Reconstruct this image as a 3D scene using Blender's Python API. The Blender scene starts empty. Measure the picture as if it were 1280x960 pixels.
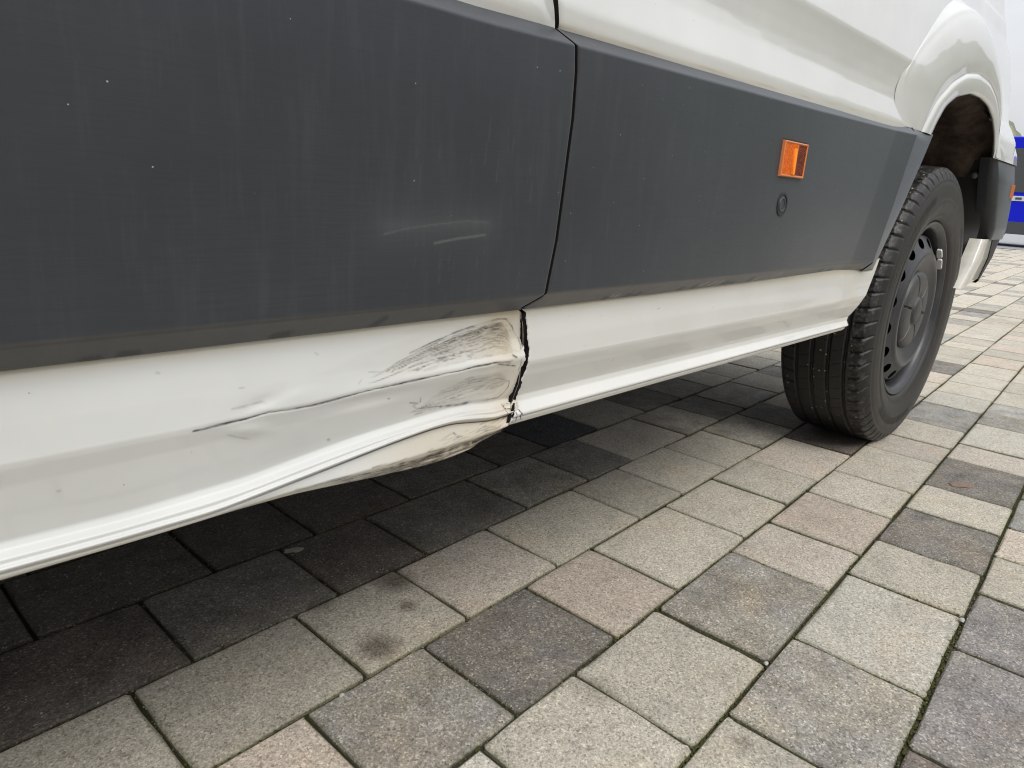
import bpy, bmesh, math, random
import numpy as np
from mathutils import Vector, Matrix

# ------------------------------------------------------------------ camera, world, sun, exposure
SC = bpy.context.scene
COL = SC.collection
random.seed(11)
RNG = np.random.default_rng(7)
PI = math.pi
R = math.radians

cam_d = bpy.data.cameras.new('camera'); cam = bpy.data.objects.new('camera', cam_d); COL.objects.link(cam)
right = Vector((0.70342, -0.70815, 0.06100)); up = Vector((0.15534, 0.23691, 0.95903)); fwd = Vector((0.69359, 0.66513, -0.27665))
cam.matrix_world = Matrix(((right.x, up.x, -fwd.x, 0), (right.y, up.y, -fwd.y, 0), (right.z, up.z, -fwd.z, 0.591), (0, 0, 0, 1)))
cam_d.sensor_width = 36; cam_d.lens = 24.006; cam_d.clip_start = 0.02; cam_d.clip_end = 2000
cam_d.dof.use_dof = False
SC.camera = cam
SC.cycles.filter_width = 1.1
SC.view_settings.view_transform = 'Standard'; SC.view_settings.look = 'None'
SC.view_settings.gamma = 1; SC.view_settings.exposure = 0.47; SC.view_settings.use_curve_mapping = False

SUN_EL, SUN_AZ = 52, 250       # degrees; direction the light comes from, measured from +X towards +Y
world = bpy.data.worlds.new('World'); SC.world = world; world.use_nodes = True
wn = world.node_tree; wn.nodes.clear()
def wnode(t, **k):
    n = wn.nodes.new(t)
    for a, b in k.items(): setattr(n, a, b)
    return n
sky = wnode('ShaderNodeTexSky', sky_type='NISHITA', sun_disc=False)
sky.sun_elevation = R(SUN_EL); sky.sun_rotation = R(90 - SUN_AZ); sky.dust_density = 4; sky.air_density = 1.0; sky.ozone_density = 1
hs = wnode('ShaderNodeHueSaturation'); hs.inputs['Saturation'].default_value = 0.35
wn.links.new(sky.outputs[0], hs.inputs['Color'])
tc = wnode('ShaderNodeTexCoord')
mp = wnode('ShaderNodeMapping'); mp.inputs['Scale'].default_value = (1.2, 1.2, 3.2)
wn.links.new(tc.outputs['Generated'], mp.inputs['Vector'])
nz = wnode('ShaderNodeTexNoise'); nz.inputs['Scale'].default_value = 1.7; nz.inputs['Detail'].default_value = 5; nz.inputs['Roughness'].default_value = 0.55
wn.links.new(mp.outputs[0], nz.inputs['Vector'])
cr = wnode('ShaderNodeValToRGB')
cr.color_ramp.elements[0].position = 0.3; cr.color_ramp.elements[0].color = (7.2, 7.6, 8.3, 1)
cr.color_ramp.elements[1].position = 0.75; cr.color_ramp.elements[1].color = (10.0, 10.1, 10.3, 1)
wn.links.new(nz.outputs['Fac'], cr.inputs['Fac'])
mx = wnode('ShaderNodeMix', data_type='RGBA'); mx.inputs['Factor'].default_value = 0.82
wn.links.new(hs.outputs[0], mx.inputs['A']); wn.links.new(cr.outputs[0], mx.inputs['B'])
# overcast sky: the zenith is brighter than the horizon, all the way round
sx = wnode('ShaderNodeSeparateXYZ'); wn.links.new(tc.outputs['Generated'], sx.inputs[0])
mr = wnode('ShaderNodeMapRange'); wn.links.new(sx.outputs['Z'], mr.inputs[0]); mr.inputs[1].default_value = 0; mr.inputs[2].default_value = 1; mr.inputs[3].default_value = 0.60; mr.inputs[4].default_value = 1.90
vm = wnode('ShaderNodeVectorMath', operation='SCALE'); wn.links.new(mx.outputs['Result'], vm.inputs[0]); wn.links.new(mr.outputs[0], vm.inputs['Scale'])
bg = wnode('ShaderNodeBackground'); bg.inputs['Strength'].default_value = 0.085
wo = wnode('ShaderNodeOutputWorld')
wn.links.new(vm.outputs[0], bg.inputs['Color']); wn.links.new(bg.outputs[0], wo.inputs['Surface'])

sun_d = bpy.data.lights.new('sun', 'SUN'); sun = bpy.data.objects.new('sun', sun_d); COL.objects.link(sun)
sun_d.energy = 1.5; sun_d.angle = R(28); sun_d.color = (1.0, 0.96, 0.9)
dv = Vector((math.cos(R(SUN_EL))*math.cos(R(SUN_AZ)), math.cos(R(SUN_EL))*math.sin(R(SUN_AZ)), math.sin(R(SUN_EL))))
sun.rotation_euler = dv.to_track_quat('Z', 'Y').to_euler()

# ------------------------------------------------------------------ helpers
def mesh_obj(name, verts, faces, mat=None, parent=None, smooth=False, attrs=None, kind=None, link=True):
    me = bpy.data.meshes.new(name)
    me.from_pydata([tuple(map(float, v)) for v in verts], [], [tuple(map(int, f)) for f in faces])
    if mat:
        for m in (mat if isinstance(mat, (list, tuple)) else [mat]): me.materials.append(m)
    if smooth: me.polygons.foreach_set('use_smooth', [True]*len(me.polygons))
    if attrs:
        for k, v in attrs.items():
            a = me.attributes.new(k, 'FLOAT', 'POINT'); a.data.foreach_set('value', np.asarray(v, dtype=np.float32))
    me.update()
    o = bpy.data.objects.new(name, me)
    if link: COL.objects.link(o)
    if parent: o.parent = parent
    if kind: o['kind'] = kind
    return o

def grid_faces(nu, nv, closed_u=False, off=0, flip=False):
    i = np.arange(nu if closed_u else nu-1)[:, None]; j = np.arange(nv-1)[None, :]
    a = i*nv + j; i2 = (i+1) % nu; b = i2*nv + j
    f = np.stack([a, b, b+1, a+1], -1).reshape(-1, 4) + off
    return f[:, ::-1] if flip else f

def empty(name, loc, label=None, cat=None, group=None, rz=0):
    o = bpy.data.objects.new(name, None); COL.objects.link(o); o.location = loc; o.rotation_euler = (0, 0, rz)
    o.empty_display_size = 0.2
    if label: o['label'] = label
    if cat: o['category'] = cat
    if group: o['group'] = group
    return o

def box_data(x0, x1, y0, y1, z0, z1):
    v = [(x0,y0,z0),(x1,y0,z0),(x1,y1,z0),(x0,y1,z0),(x0,y0,z1),(x1,y0,z1),(x1,y1,z1),(x0,y1,z1)]
    f = [(0,3,2,1),(4,5,6,7),(0,1,5,4),(1,2,6,5),(2,3,7,6),(3,0,4,7)]
    return v, f

def bevel_box(name, b, mat, parent=None, bev=0.005, seg=2, **k):
    v, f = box_data(*b); o = mesh_obj(name, v, f, mat, parent, smooth=False, **k)
    bm = bmesh.new(); bm.from_mesh(o.data)
    bmesh.ops.bevel(bm, geom=bm.edges[:], offset=bev, segments=seg, affect='EDGES', profile=0.5)
    bm.to_mesh(o.data); bm.free(); return o

def smooth_poly(pts, n, sig, sharp_end=True):
    """sample a polyline of (z, y, ...) densely by arc length and round its corners with radius about sig"""
    P = np.array(pts, float); d = np.r_[0, np.cumsum(np.linalg.norm(np.diff(P, axis=0), axis=1))]
    m = max(n*4, 400); s = np.linspace(0, d[-1], m)
    Q = np.stack([np.interp(s, d, P[:, k]) for k in range(P.shape[1])], 1)
    if sig > 0:
        w = max(1, int(round(sig/(d[-1]/m)))); kern = np.hanning(2*w+3); kern /= kern.sum(); h = len(kern)//2
        pad0 = 2*Q[0]-Q[1:h+1][::-1]; pad1 = 2*Q[-1]-Q[-h-1:-1][::-1]
        E = np.concatenate([pad0, Q, pad1])
        Q = np.stack([np.convolve(E[:, k], kern, 'valid') for k in range(P.shape[1])], 1)
    t = np.linspace(0, m-1, n); ti = np.arange(m)
    return np.stack([np.interp(t, ti, Q[:, k]) for k in range(P.shape[1])], 1)

def seg_dist(px, pz, poly):
    d = np.full(px.shape, 9.0); q = np.array(poly)
    for (x0, z0), (x1, z1) in zip(q[:-1], q[1:]):
        L = (x1-x0)**2+(z1-z0)**2+1e-12
        t = np.clip(((px-x0)*(x1-x0)+(pz-z0)*(z1-z0))/L, 0, 1)
        d = np.minimum(d, np.hypot(px-x0-t*(x1-x0), pz-z0-t*(z1-z0)))
    return d

def inside(px, pz, poly):
    q = np.array(poly); r = np.zeros(px.shape, bool); n = len(q)
    for i in range(n):
        x0, z0 = q[i]; x1, z1 = q[(i+1) % n]
        c = ((z0 > pz) != (z1 > pz)) & (px < (x1-x0)*(pz-z0)/(z1-z0+1e-15)+x0)
        r ^= c
    return r

def sstep(a, b, x):
    t = np.clip((x-a)/(b-a), 0, 1); return t*t*(3-2*t)

# ------------------------------------------------------------------ material kit
class M:
    def __init__(s, name):
        s.m = bpy.data.materials.new(name); s.m.use_nodes = True; s.t = s.m.node_tree
        s.b = s.t.nodes['Principled BSDF']; s.out = s.t.nodes['Material Output']
    def n(s, t, **k):
        n = s.t.nodes.new(t)
        for a, b in k.items():
            if a in n.inputs.keys(): n.inputs[a].default_value = b
            else: setattr(n, a, b)
        return n
    def l(s, a, b): s.t.links.new(a, b)
    def set(s, **k):
        for a, b in k.items(): s.b.inputs[a.replace('_', ' ')].default_value = b
        return s
    def pos(s, scale=(1, 1, 1), obj=False):
        if obj: g = s.n('ShaderNodeTexCoord').outputs['Object']
        else: g = s.n('ShaderNodeNewGeometry').outputs['Position']
        mp = s.n('ShaderNodeMapping'); mp.inputs['Scale'].default_value = scale; s.l(g, mp.inputs['Vector']); return mp.outputs[0]
    def noise(s, vec, scale, detail=3, rough=0.5, dist=0):
        n = s.n('ShaderNodeTexNoise'); n.inputs['Scale'].default_value = scale; n.inputs['Detail'].default_value = detail
        n.inputs['Roughness'].default_value = rough; n.inputs['Distortion'].default_value = dist
        if vec is not None: s.l(vec, n.inputs['Vector'])
        return n.outputs['Fac']
    def voro(s, vec, scale, out='Distance', feature='F1'):
        n = s.n('ShaderNodeTexVoronoi', feature=feature); n.inputs['Scale'].default_value = scale
        if vec is not None: s.l(vec, n.inputs['Vector'])
        return n.outputs[out]
    def ramp(s, fac, stops):
        r = s.n('ShaderNodeValToRGB'); e = r.color_ramp.elements
        while len(e) < len(stops): e.new(0.5)
        for k, (p, c) in enumerate(stops):
            e[k].position = p; e[k].color = (c, c, c, 1) if isinstance(c, (int, float)) else (*c, 1)
        s.l(fac, r.inputs['Fac']); return r.outputs['Color']
    def mix(s, fac, a, b, mode='MIX'):
        x = s.n('ShaderNodeMix', data_type='RGBA', blend_type=mode)
        for v, k in ((fac, 'Factor'), (a, 'A'), (b, 'B')):
            if hasattr(v, 'is_output'): s.l(v, x.inputs[k])
            elif k == 'Factor': x.inputs[k].default_value = v
            else: x.inputs[k].default_value = (*v, 1) if len(v) == 3 else v
        return x.outputs['Result']
    def math(s, op, a, b=0.0, clamp=False):
        x = s.n('ShaderNodeMath', operation=op, use_clamp=clamp)
        for k, v in enumerate((a, b)):
            if hasattr(v, 'is_output'): s.l(v, x.inputs[k])
            else: x.inputs[k].default_value = v
        return x.outputs[0]
    def attr(s, name): 
        a = s.n('ShaderNodeAttribute', attribute_name=name); return a.outputs['Fac']
    def bump(s, h, strength=0.3, dist=0.001, prev=None):
        b = s.n('ShaderNodeBump'); b.inputs['Strength'].default_value = strength; b.inputs['Distance'].default_value = dist
        s.l(h, b.inputs['Height'])
        if prev is not None: s.l(prev, b.inputs['Normal'])
        s.l(b.outputs[0], s.b.inputs['Normal']); return b.outputs[0]
    def col(s, c): s.l(c, s.b.inputs['Base Color']); return s
    def rough(s, c): s.l(c, s.b.inputs['Roughness']); return s

def simple(name, c, rough=0.5, metal=0, coat=0, spec=0.5, noise=0.12, scale=30):
    m = M(name); m.set(Roughness=rough, Metallic=metal, Coat_Weight=coat, Specular_IOR_Level=spec)
    p = m.pos(obj=True); f = m.noise(p, scale, 5, 0.6)
    m.col(m.mix(f, tuple(x*(1-noise*2) for x in c), tuple(min(1, x*(1+noise*2)) for x in c)))
    m.rough(m.math('ADD', m.math('MULTIPLY', f, 0.2), rough-0.1, True)); return m.m

# ---- white car paint, with baked attributes: scratches and seam shade, dirt
def paint(name, wear=True):
    m = M(name); p = m.pos()
    big = m.noise(p, 6, 4, 0.6); fine = m.noise(p, 90, 4, 0.6)
    base = m.mix(m.ramp(big, [(0.35, 0.0), (0.7, 1.0)]), (0.505, 0.512, 0.500), (0.555, 0.562, 0.552))
    # dust streaks running down
    vs = m.noise(m.pos((60, 60, 2.5)), 1.5, 4, 0.7)
    base = m.mix(m.math('MULTIPLY', m.ramp(vs, [(0.52, 0), (0.75, 1)]), 0.18), base, (0.55, 0.52, 0.45))
    # tiny specks of tar
    v = m.voro(p, 95); vc = m.voro(p, 95, 'Color')
    sp = m.math('MULTIPLY', m.math('LESS_THAN', v, 0.055), m.math('GREATER_THAN', m.n('ShaderNodeSeparateColor').outputs[0], 0.88))
    sep = sp.node.inputs[1].links[0].from_node.inputs[0].links[0].from_node; m.l(vc, sep.inputs[0])
    base = m.mix(m.math('MULTIPLY', sp, 0.7), base, (0.22, 0.19, 0.15))
    m.set(Roughness=0.38, Coat_Weight=1.0, Coat_Roughness=0.035, Specular_IOR_Level=0.35)
    orange = m.noise(p, 260, 2, 0.5)
    h = orange; coat = 1.0
    if wear:
        dt = m.attr('dirt'); sc = m.attr('scratch_and_shade')
        dn = m.math('MULTIPLY', dt, m.math('ADD', m.math('MULTIPLY', m.noise(p, 45, 6, 0.7), 1.2), 0.30), True)
        base = m.mix(dn, base, (0.50, 0.43, 0.32))
        sn = m.math('MULTIPLY', sc, m.math('ADD', m.math('MULTIPLY', m.noise(m.pos((110, 110, 420)), 1.0, 5, 0.75), 2.2), -0.25), True)
        base = m.mix(sn, base, (0.030, 0.028, 0.028))
        cw = m.math('SUBTRACT', 1.0, m.math('ADD', m.math('MULTIPLY', dt, 0.75), m.math('MULTIPLY', sc, 0.6)), True)
        m.l(cw, m.b.inputs['Coat Weight'])
    m.col(base)
    m.bump(h, 0.035, 0.0004)
    b2 = m.n('ShaderNodeBump'); b2.inputs['Strength'].default_value = 0.02; b2.inputs['Distance'].default_value = 0.0004
    m.l(orange, b2.inputs['Height']); m.l(b2.outputs[0], m.b.inputs['Coat Normal'])
    return m.m
PAINT = paint('white_paint'); PAINT_PLAIN = paint('white_paint_clean', False)

# ---- grey plastic moulding
def plastic(name, wear=True):
    m = M(name)
    hz = m.noise(m.pos((30, 30, 900)), 1.0, 3, 0.6); p = m.pos()
    blot = m.noise(p, 5, 5, 0.6); vs = m.noise(m.pos((90, 90, 9)), 1.0, 5, 0.7); gr = m.noise(p, 700, 2, 0.5)
    c = m.mix(m.ramp(blot, [(0.3, 0), (0.7, 1)]), (0.0160, 0.0185, 0.0230), (0.0245, 0.0280, 0.0335))
    c = m.mix(m.math('MULTIPLY', m.ramp(hz, [(0.4, 0), (0.7, 1)]), 0.35), c, (0.012, 0.0135, 0.016))
    c = m.mix(m.math('MULTIPLY', m.ramp(vs, [(0.5, 0), (0.8, 1)]), 0.13), c, (0.11, 0.115, 0.12))
    v = m.voro(p, 105); sep = m.n('ShaderNodeSeparateColor'); m.l(m.voro(p, 105, 'Color'), sep.inputs[0])
    sp = m.math('MULTIPLY', m.math('LESS_THAN', v, 0.055), m.math('GREATER_THAN', sep.outputs[0], 0.80))
    c = m.mix(m.math('MULTIPLY', sp, 0.75), c, (0.34, 0.33, 0.29))
    if wear:
        d = m.attr('dirt'); c = m.mix(m.math('MULTIPLY', d, m.math('ADD', m.noise(p, 40, 5, 0.7), 0.3), True), c, (0.105, 0.088, 0.074))
        w = m.attr('white'); c = m.mix(m.math('MULTIPLY', w, m.math('ADD', m.noise(m.pos((300, 300, 2500)), 1, 3, 0.7), 0.25), True), c, (0.26, 0.255, 0.245))
        s = m.attr('scratch_and_shade'); c = m.mix(s, c, (0.006, 0.006, 0.006))
    m.col(c); m.set(Specular_IOR_Level=0.50, Sheen_Weight=0.11, Sheen_Roughness=0.45, Sheen_Tint=(0.75, 0.87, 1.0, 1))
    m.rough(m.math('ADD', m.math('MULTIPLY', hz, 0.10), 0.34))
    m.bump(m.math('ADD', m.math('MULTIPLY', hz, 0.5), gr), 0.10, 0.0003)
    return m.m
PLASTIC = plastic('grey_plastic'); PLASTIC_P = plastic('grey_plastic_plain', False)
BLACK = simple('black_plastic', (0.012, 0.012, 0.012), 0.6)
DARKGAP = simple('cavity_shade', (0.01, 0.0095, 0.009), 0.9, spec=0.1)  # near-black colour for the shade inside gaps, also on white panel returns
# ------------------------------------------------------------------ paving
DL = R(2.7); CD, SD = math.cos(DL), math.sin(DL); H0 = 0.591
def cw(s, v):   # course coordinates (metres along the course, metres across) -> ground XY
    return s*CD + v*SD, s*SD - v*CD
TONES = {'L': (0.410, 0.380, 0.315), 'W': (0.415, 0.392, 0.335), 'P': (0.430, 0.372, 0.308), 'Q': (0.418, 0.376, 0.318), 'M': (0.290, 0.272, 0.240), 'G': (0.295, 0.288, 0.270), 'D': (0.192, 0.178, 0.160), 'K': (0.06, 0.06, 0.064), 'B': (0.135, 0.115, 0.102), 'V': (0.262, 0.246, 0.236)}
STAINS = [(0.553, 0.752, 0.034, 0.9), (0.528, 0.688, 0.016, 0.8), (0.445, 0.640, 0.032, 0.85), (0.470, 0.63, 0.014, .5), (0.437, 0.770, 0.022, 0.5), (1.31, 0.40, 0.035, 0.12), (0.66, 0.235, 0.016, 0.45), (0.60, 0.40, 0.03, 0.35)]
def paver_mat(k, col):
    m = M('paver_concrete_'+{'L':'light','W':'pale','P':'pink','Q':'sand','M':'grey','G':'blue_grey','D':'dark','K':'black','B':'brown','V':'violet_grey'}[k])
    p = m.pos(); oi = m.n('ShaderNodeObjectInfo').outputs['Random']
    a = m.math('ADD', m.noise(p, 3.5, 2), oi)
    v1 = m.voro(p, 400, 'Color'); s1 = m.n('ShaderNodeSeparateColor'); m.l(v1, s1.inputs[0])
    v2 = m.voro(p, 620, 'Color'); s2 = m.n('ShaderNodeSeparateColor'); m.l(v2, s2.inputs[0])
    grain = m.ramp(s1.outputs[0], ([(0.0, 0.55), (0.25, 0.84), (0.75, 1.0), (0.92, 1.25), (1.0, 1.75)] if k in 'DMBVK' else [(0.0, 0.58), (0.2, 0.86), (0.8, 1.05), (0.95, 1.2), (1.0, 1.4)]))
    fine = m.ramp(s2.outputs[1], [(0.0, 0.74), (0.5, 1.0), (1.0, 1.22)])
    cloud = m.ramp(m.noise(p, 16, 5, 0.65), [(0.28, 0.62), (0.52, 1.0), (0.75, 1.25)]) if k in 'MDVBGK' else m.ramp(m.noise(p, 14, 6, 0.68), [(0.25, 0.78), (0.5, 1.0), (0.75, 1.08)])
    var = m.ramp(oi, [(0, 0.86), (1, 1.10)])
    c = m.mix(1.0, m.mix(1.0, col, grain, 'MULTIPLY'), fine, 'MULTIPLY')
    c = m.mix(1.0, m.mix(1.0, c, cloud, 'MULTIPLY'), var, 'MULTIPLY')
    if k in 'MDVBG': c = m.mix(1.0, c, m.ramp(m.noise(p, 10, 6, 0.7), [(0.35, (0.95, 0.965, 1.0)), (0.65, (1.07, 1.03, 0.93))]), 'MULTIPLY')
    pk = m.n('ShaderNodeSeparateColor'); m.l(m.voro(p, 150, 'Color'), pk.inputs[0])
    pit = m.math('MULTIPLY', m.math('LESS_THAN', m.voro(p, 150), 0.22), m.math('GREATER_THAN', pk.outputs[0], 0.80))
    c = m.mix(m.math('MULTIPLY', pit, 0.45), c, m.mix(1.0, c, (0.35, 0.33, 0.31), 'MULTIPLY'))
    lt = m.math('MULTIPLY', m.math('LESS_THAN', m.voro(p, 210), 0.26), m.math('GREATER_THAN', pk.outputs[1], 0.86))
    c = m.mix(m.math('MULTIPLY', lt, 0.6), c, (0.52, 0.48, 0.38))
    warm = m.ramp(m.noise(p, 9, 3, 0.5), [(0.55, 0.0), (0.75, 0.5)])
    c = m.mix(warm, c, m.mix(1.0, c, (1.12, 0.98, 0.86), 'MULTIPLY'))
    # round oil and water stains of their own
    geo = m.n('ShaderNodeNewGeometry').outputs['Position']
    wob = m.n('ShaderNodeTexNoise'); wob.inputs['Scale'].default_value = 45; wob.inputs['Detail'].default_value = 5
    ad = m.n('ShaderNodeVectorMath', operation='MULTIPLY_ADD'); m.l(wob.outputs['Color'], ad.inputs[0]); ad.inputs[1].default_value = (0.03,)*3; m.l(geo, ad.inputs[2])
    tot = None
    for (x, y, r, s) in STAINS:
        d = m.n('ShaderNodeVectorMath', operation='DISTANCE'); m.l(ad.outputs[0], d.inputs[0]); d.inputs[1].default_value = (x+.015, y+.015, 0.015)
        f = m.n('ShaderNodeMapRange'); m.l(d.outputs['Value'], f.inputs[0]); f.inputs[1].default_value = r*1.2; f.inputs[2].default_value = r*0.35; f.inputs[3].default_value = 0; f.inputs[4].default_value = s
        tot = f.outputs[0] if tot is None else m.math('MAXIMUM', tot, f.outputs[0])
    c = m.mix(tot, c, m.mix(1.0, c, (0.30, 0.27, 0.24), 'MULTIPLY'))
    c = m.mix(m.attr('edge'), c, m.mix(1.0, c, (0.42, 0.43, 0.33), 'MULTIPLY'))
    m.col(c); m.set(Roughness=0.88, Specular_IOR_Level=0.28)
    h = m.math('ADD', m.math('MULTIPLY', s1.outputs[0], 0.7), m.math('ADD', m.math('MULTIPLY', s2.outputs[1], 0.5), m.noise(p, 900, 2)))
    m.bump(h, 0.45, 0.0011)
    return m.m
PM = {k: paver_mat(k, c) for k, c in TONES.items()}

mj = M('joint_sand_and_moss'); pj = mj.pos()
mj.col(mj.mix(mj.ramp(mj.noise(pj, 38, 4, 0.6), [(0.42, 0), (0.6, 1)]), mj.mix(mj.noise(pj, 500, 2), (0.028, 0.024, 0.019), (0.075, 0.066, 0.052)), mj.mix(mj.noise(pj, 300, 3), (0.020, 0.024, 0.008), (0.060, 0.060, 0.020))))
mj.set(Roughness=0.95, Specular_IOR_Level=0.15); mj.bump(mj.noise(pj, 600, 4, 0.7), 0.9, 0.003)
paving = mesh_obj('paving', [(-2.5, -8, -0.0062), (17.3, -8, -0.0062), (19.3, 14, -0.0062), (-2.5, 14, -0.0062)], [(0, 1, 2, 3)], mj.m, kind='structure')

ROWV = [-3.309, -3.02, -2.732, -2.443, -2.155, -1.866, -1.572, -1.274, -0.985, -0.693, -0.4026, -0.1114]   # right edges of the measured courses
SPEC = {
 4: ([0.0, .35, .70, 1.05, 1.42, 1.85, 2.2, 2.5, 2.9, 3.2, 3.6], 'BDBBDBMBDMML'),
 5: ([0.29, 0.686, 0.984, 1.336, 1.765, 2.051, 2.406, 2.80, 3.15, 3.5], 'BBBBDBKQDML'),
 6: ([-0.2, 0.05, 0.498, 0.861, 1.148, 1.58, 1.922, 2.212, 2.656, 2.98, 3.27, 3.7], 'BBBDBDMDQMDMM'),
 7: ([-0.35, 0.0, 0.372, 0.732, 1.025, 1.375, 1.803, 2.088, 2.44, 2.78, 3.14, 3.45], 'LLLLLQLLLLMDM'),
 8: ([-0.2, 0.20, 0.581, 0.879, 1.230, 1.522, 1.948, 2.294, 2.594, 3.007, 3.44, 3.73], 'LLPMDPLLLQBML'),
 9: ([0.0, 0.35, 0.767, 1.056, 1.402, 1.829, 2.112, 2.465, 2.763, 3.192, 3.469, 3.80, 4.25, 4.60], 'LWWLLMQPLLQLGWD'),
 10: ([0.2, 0.55, 0.88, 1.187, 1.55, 1.972, 2.264, 2.611, 2.904, 3.33, 3.593, 4.03, 4.32, 4.58, 4.95], 'LLDLMWLDLDQWMGLD'),
 11: ([0.3, 0.65, 0.96, 1.365, 1.805, 2.145, 2.436, 2.716, 3.05, 3.4, 3.75, 4.1, 4.5], 'LLMBVVLPGMLLML'),
}
def projpx(x, y, z=0):
    w = Vector((x, y, z-0.591)); d = w.dot(fwd)
    if d < 0.05: return None
    return 640+853.55*w.dot(right)/d, 480-853.55*w.dot(up)/d, d
pav = []
rr = random.Random(5)
rows = [(ROWV[i], ROWV[i+1], i) for i in range(len(ROWV)-1)]
v = ROWV[-1]
k = 11
while v < 12: rows.append((v, v+0.2912, k)); v += 0.2912; k += 1
v = ROWV[0]
k = -1
while v > -22: rows.append((v-0.2912, v, k)); v -= 0.2912; k -= 1
def rand_tone(): return rr.choices('LQPWMGDV', [38, 17, 11, 14, 8, 6, 6, 2])[0]
SCALE = H0
for (v0, v1, k) in rows:
    s_end = 17.0/SCALE; s = -2.0/SCALE - rr.random()*.3
    cuts = []; tones = []
    spec = SPEC.get(k)
    if spec:
        c0, t0 = spec
        left = []; s_ = c0[0]
        while s_ > -2/SCALE: s_ -= rr.choice([0.29, 0.35, 0.43]); left.append(s_)
        cuts = left[::-1] + list(c0); tones = [rand_tone() for _ in left[:-1]] + list(t0[:-1]); 
        tones = tones[:len(cuts)-1]; s_ = cuts[-1]
        tones += [t0[-1]]*(len(cuts)-1-len(tones))
    else:
        cuts = [s]; s_ = s
    while s_ < s_end:
        s_ += rr.choice([0.29, 0.35, 0.35, 0.43]); cuts.append(s_); tones.append(rand_tone())
    for a, b, t in zip(cuts[:-1], cuts[1:], tones):
        cx, cy = cw((a+b)/2*SCALE, (v0+v1)/2*SCALE)
        q = projpx(cx, cy)
        if cx > 17.4: continue
        inview = q and -60 < q[0] < 1340 and -60 < q[1] < 1020
        # keep pavers in view or a step to the side of it
        if not q:
            if math.hypot(cx, cy) > 3.2: continue
        elif not inview:
            if math.hypot(cx, cy) > 3.2 and not (-900 < q[0] < 3200 and q[1] > 200): continue
            if math.hypot(cx, cy) > 6 and not (-300 < q[0] < 2300): continue
        if cy > 2.9 and cx < 2.4: continue
        # ground visible under the sill only near; size in the photograph
        size = (853.55/q[2])**2*0.2*0.17*max(0.05, 0.591/max(q[2], .3)) if q else 0
        hidden = bool(q) and cx < 2.45 and cy > 0.46 + 0.72
        pav.append((size if inview and not hidden else 0, a*SCALE, b*SCALE, v0*SCALE, v1*SCALE, t))
pav.sort(key=lambda p: -p[0])

def paver_geo(a, b, v0, v1, seed, near, gap):
    r = random.Random(seed); g = gap/2
    a += g*r.uniform(.7, 1.3); b -= g*r.uniform(.7, 1.3); v0 += g*r.uniform(.6, 1.4); v1 -= g*r.uniform(.6, 1.4)
    h = r.uniform(-0.0011, 0.0011) if near else 0; tl = [r.uniform(-0.0009, 0.0009) for _ in range(4)] if near else [0]*4
    if not near:
        ring = [(a, v0), (b, v0), (b, v1), (a, v1)]; n = 4
        vs = []; es = []
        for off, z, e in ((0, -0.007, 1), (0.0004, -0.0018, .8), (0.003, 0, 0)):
            for (s, w), sx, sy in zip(ring, (1, -1, -1, 1), (1, 1, -1, -1)):
                x, y = cw(s+sx*off, w+sy*off); vs.append((x, y, z)); es.append(e)
        fs = [(8, 9, 10, 11)[::-1]]
        for L in range(2):
            for i in range(4): j = (i+1) % 4; fs.append((L*4+i, (L+1)*4+i, (L+1)*4+j, L*4+j))
        return vs, fs, es
    c = 0.0035*r.uniform(.7, 1.6); ring = []
    def side(p, q, m=3):
        for i in range(m):
            t = (i+0.5)/m + r.uniform(-.1, .1)
            ring.append((p[0]+(q[0]-p[0])*t, p[1]+(q[1]-p[1])*t))
    cs = [(a, v0), (b, v0), (b, v1), (a, v1)]
    for i in range(4):
        p, q = cs[i], cs[(i+1) % 4]; L = math.hypot(q[0]-p[0], q[1]-p[1]); t = c/L
        ring.append((p[0]+(q[0]-p[0])*t, p[1]+(q[1]-p[1])*t)); side(p, q); ring.append((p[0]+(q[0]-p[0])*(1-t), p[1]+(q[1]-p[1])*(1-t)))
    n = len(ring); mx_, my_ = (a+b)/2, (v0+v1)/2; vs = []; es = []
    ch = [r.uniform(0.0012, 0.0042) for _ in range(n)]
    jit = [(r.gauss(0, .0006), r.gauss(0, .0006)) for _ in range(n)]
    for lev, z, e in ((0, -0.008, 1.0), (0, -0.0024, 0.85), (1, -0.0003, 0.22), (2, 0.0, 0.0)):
        for i, (s, w) in enumerate(ring):
            inw = (0, ch[i], ch[i]+0.006)[lev] if lev < 3 else 0
            ds, dw = mx_-s, my_-w
            s2 = s+math.copysign(min(abs(ds), inw), ds)*(1 if abs(abs(s-mx_)-(b-a)/2) < .004 else 0.15)
            w2 = w+math.copysign(min(abs(dw), inw), dw)*(1 if abs(abs(w-my_)-(v1-v0)/2) < .004 else 0.15)
            x, y = cw(s2+jit[i][0], w2+jit[i][1])
            tt = tl[0]*(s-a)/(b-a)+tl[1]*(w-v0)/(v1-v0)
            vs.append((x, y, z+h+tt)); es.append(e)
    fs = [tuple(range(3*n, 4*n))[::-1]]
    for L in range(3):
        for i in range(n): j = (i+1) % n; fs.append((L*n+i, (L+1)*n+i, (L+1)*n+j, L*n+j))
    return vs, fs, es
gaps = {10: 0.0062, 11: 0.0050}
rest = {}
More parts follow.
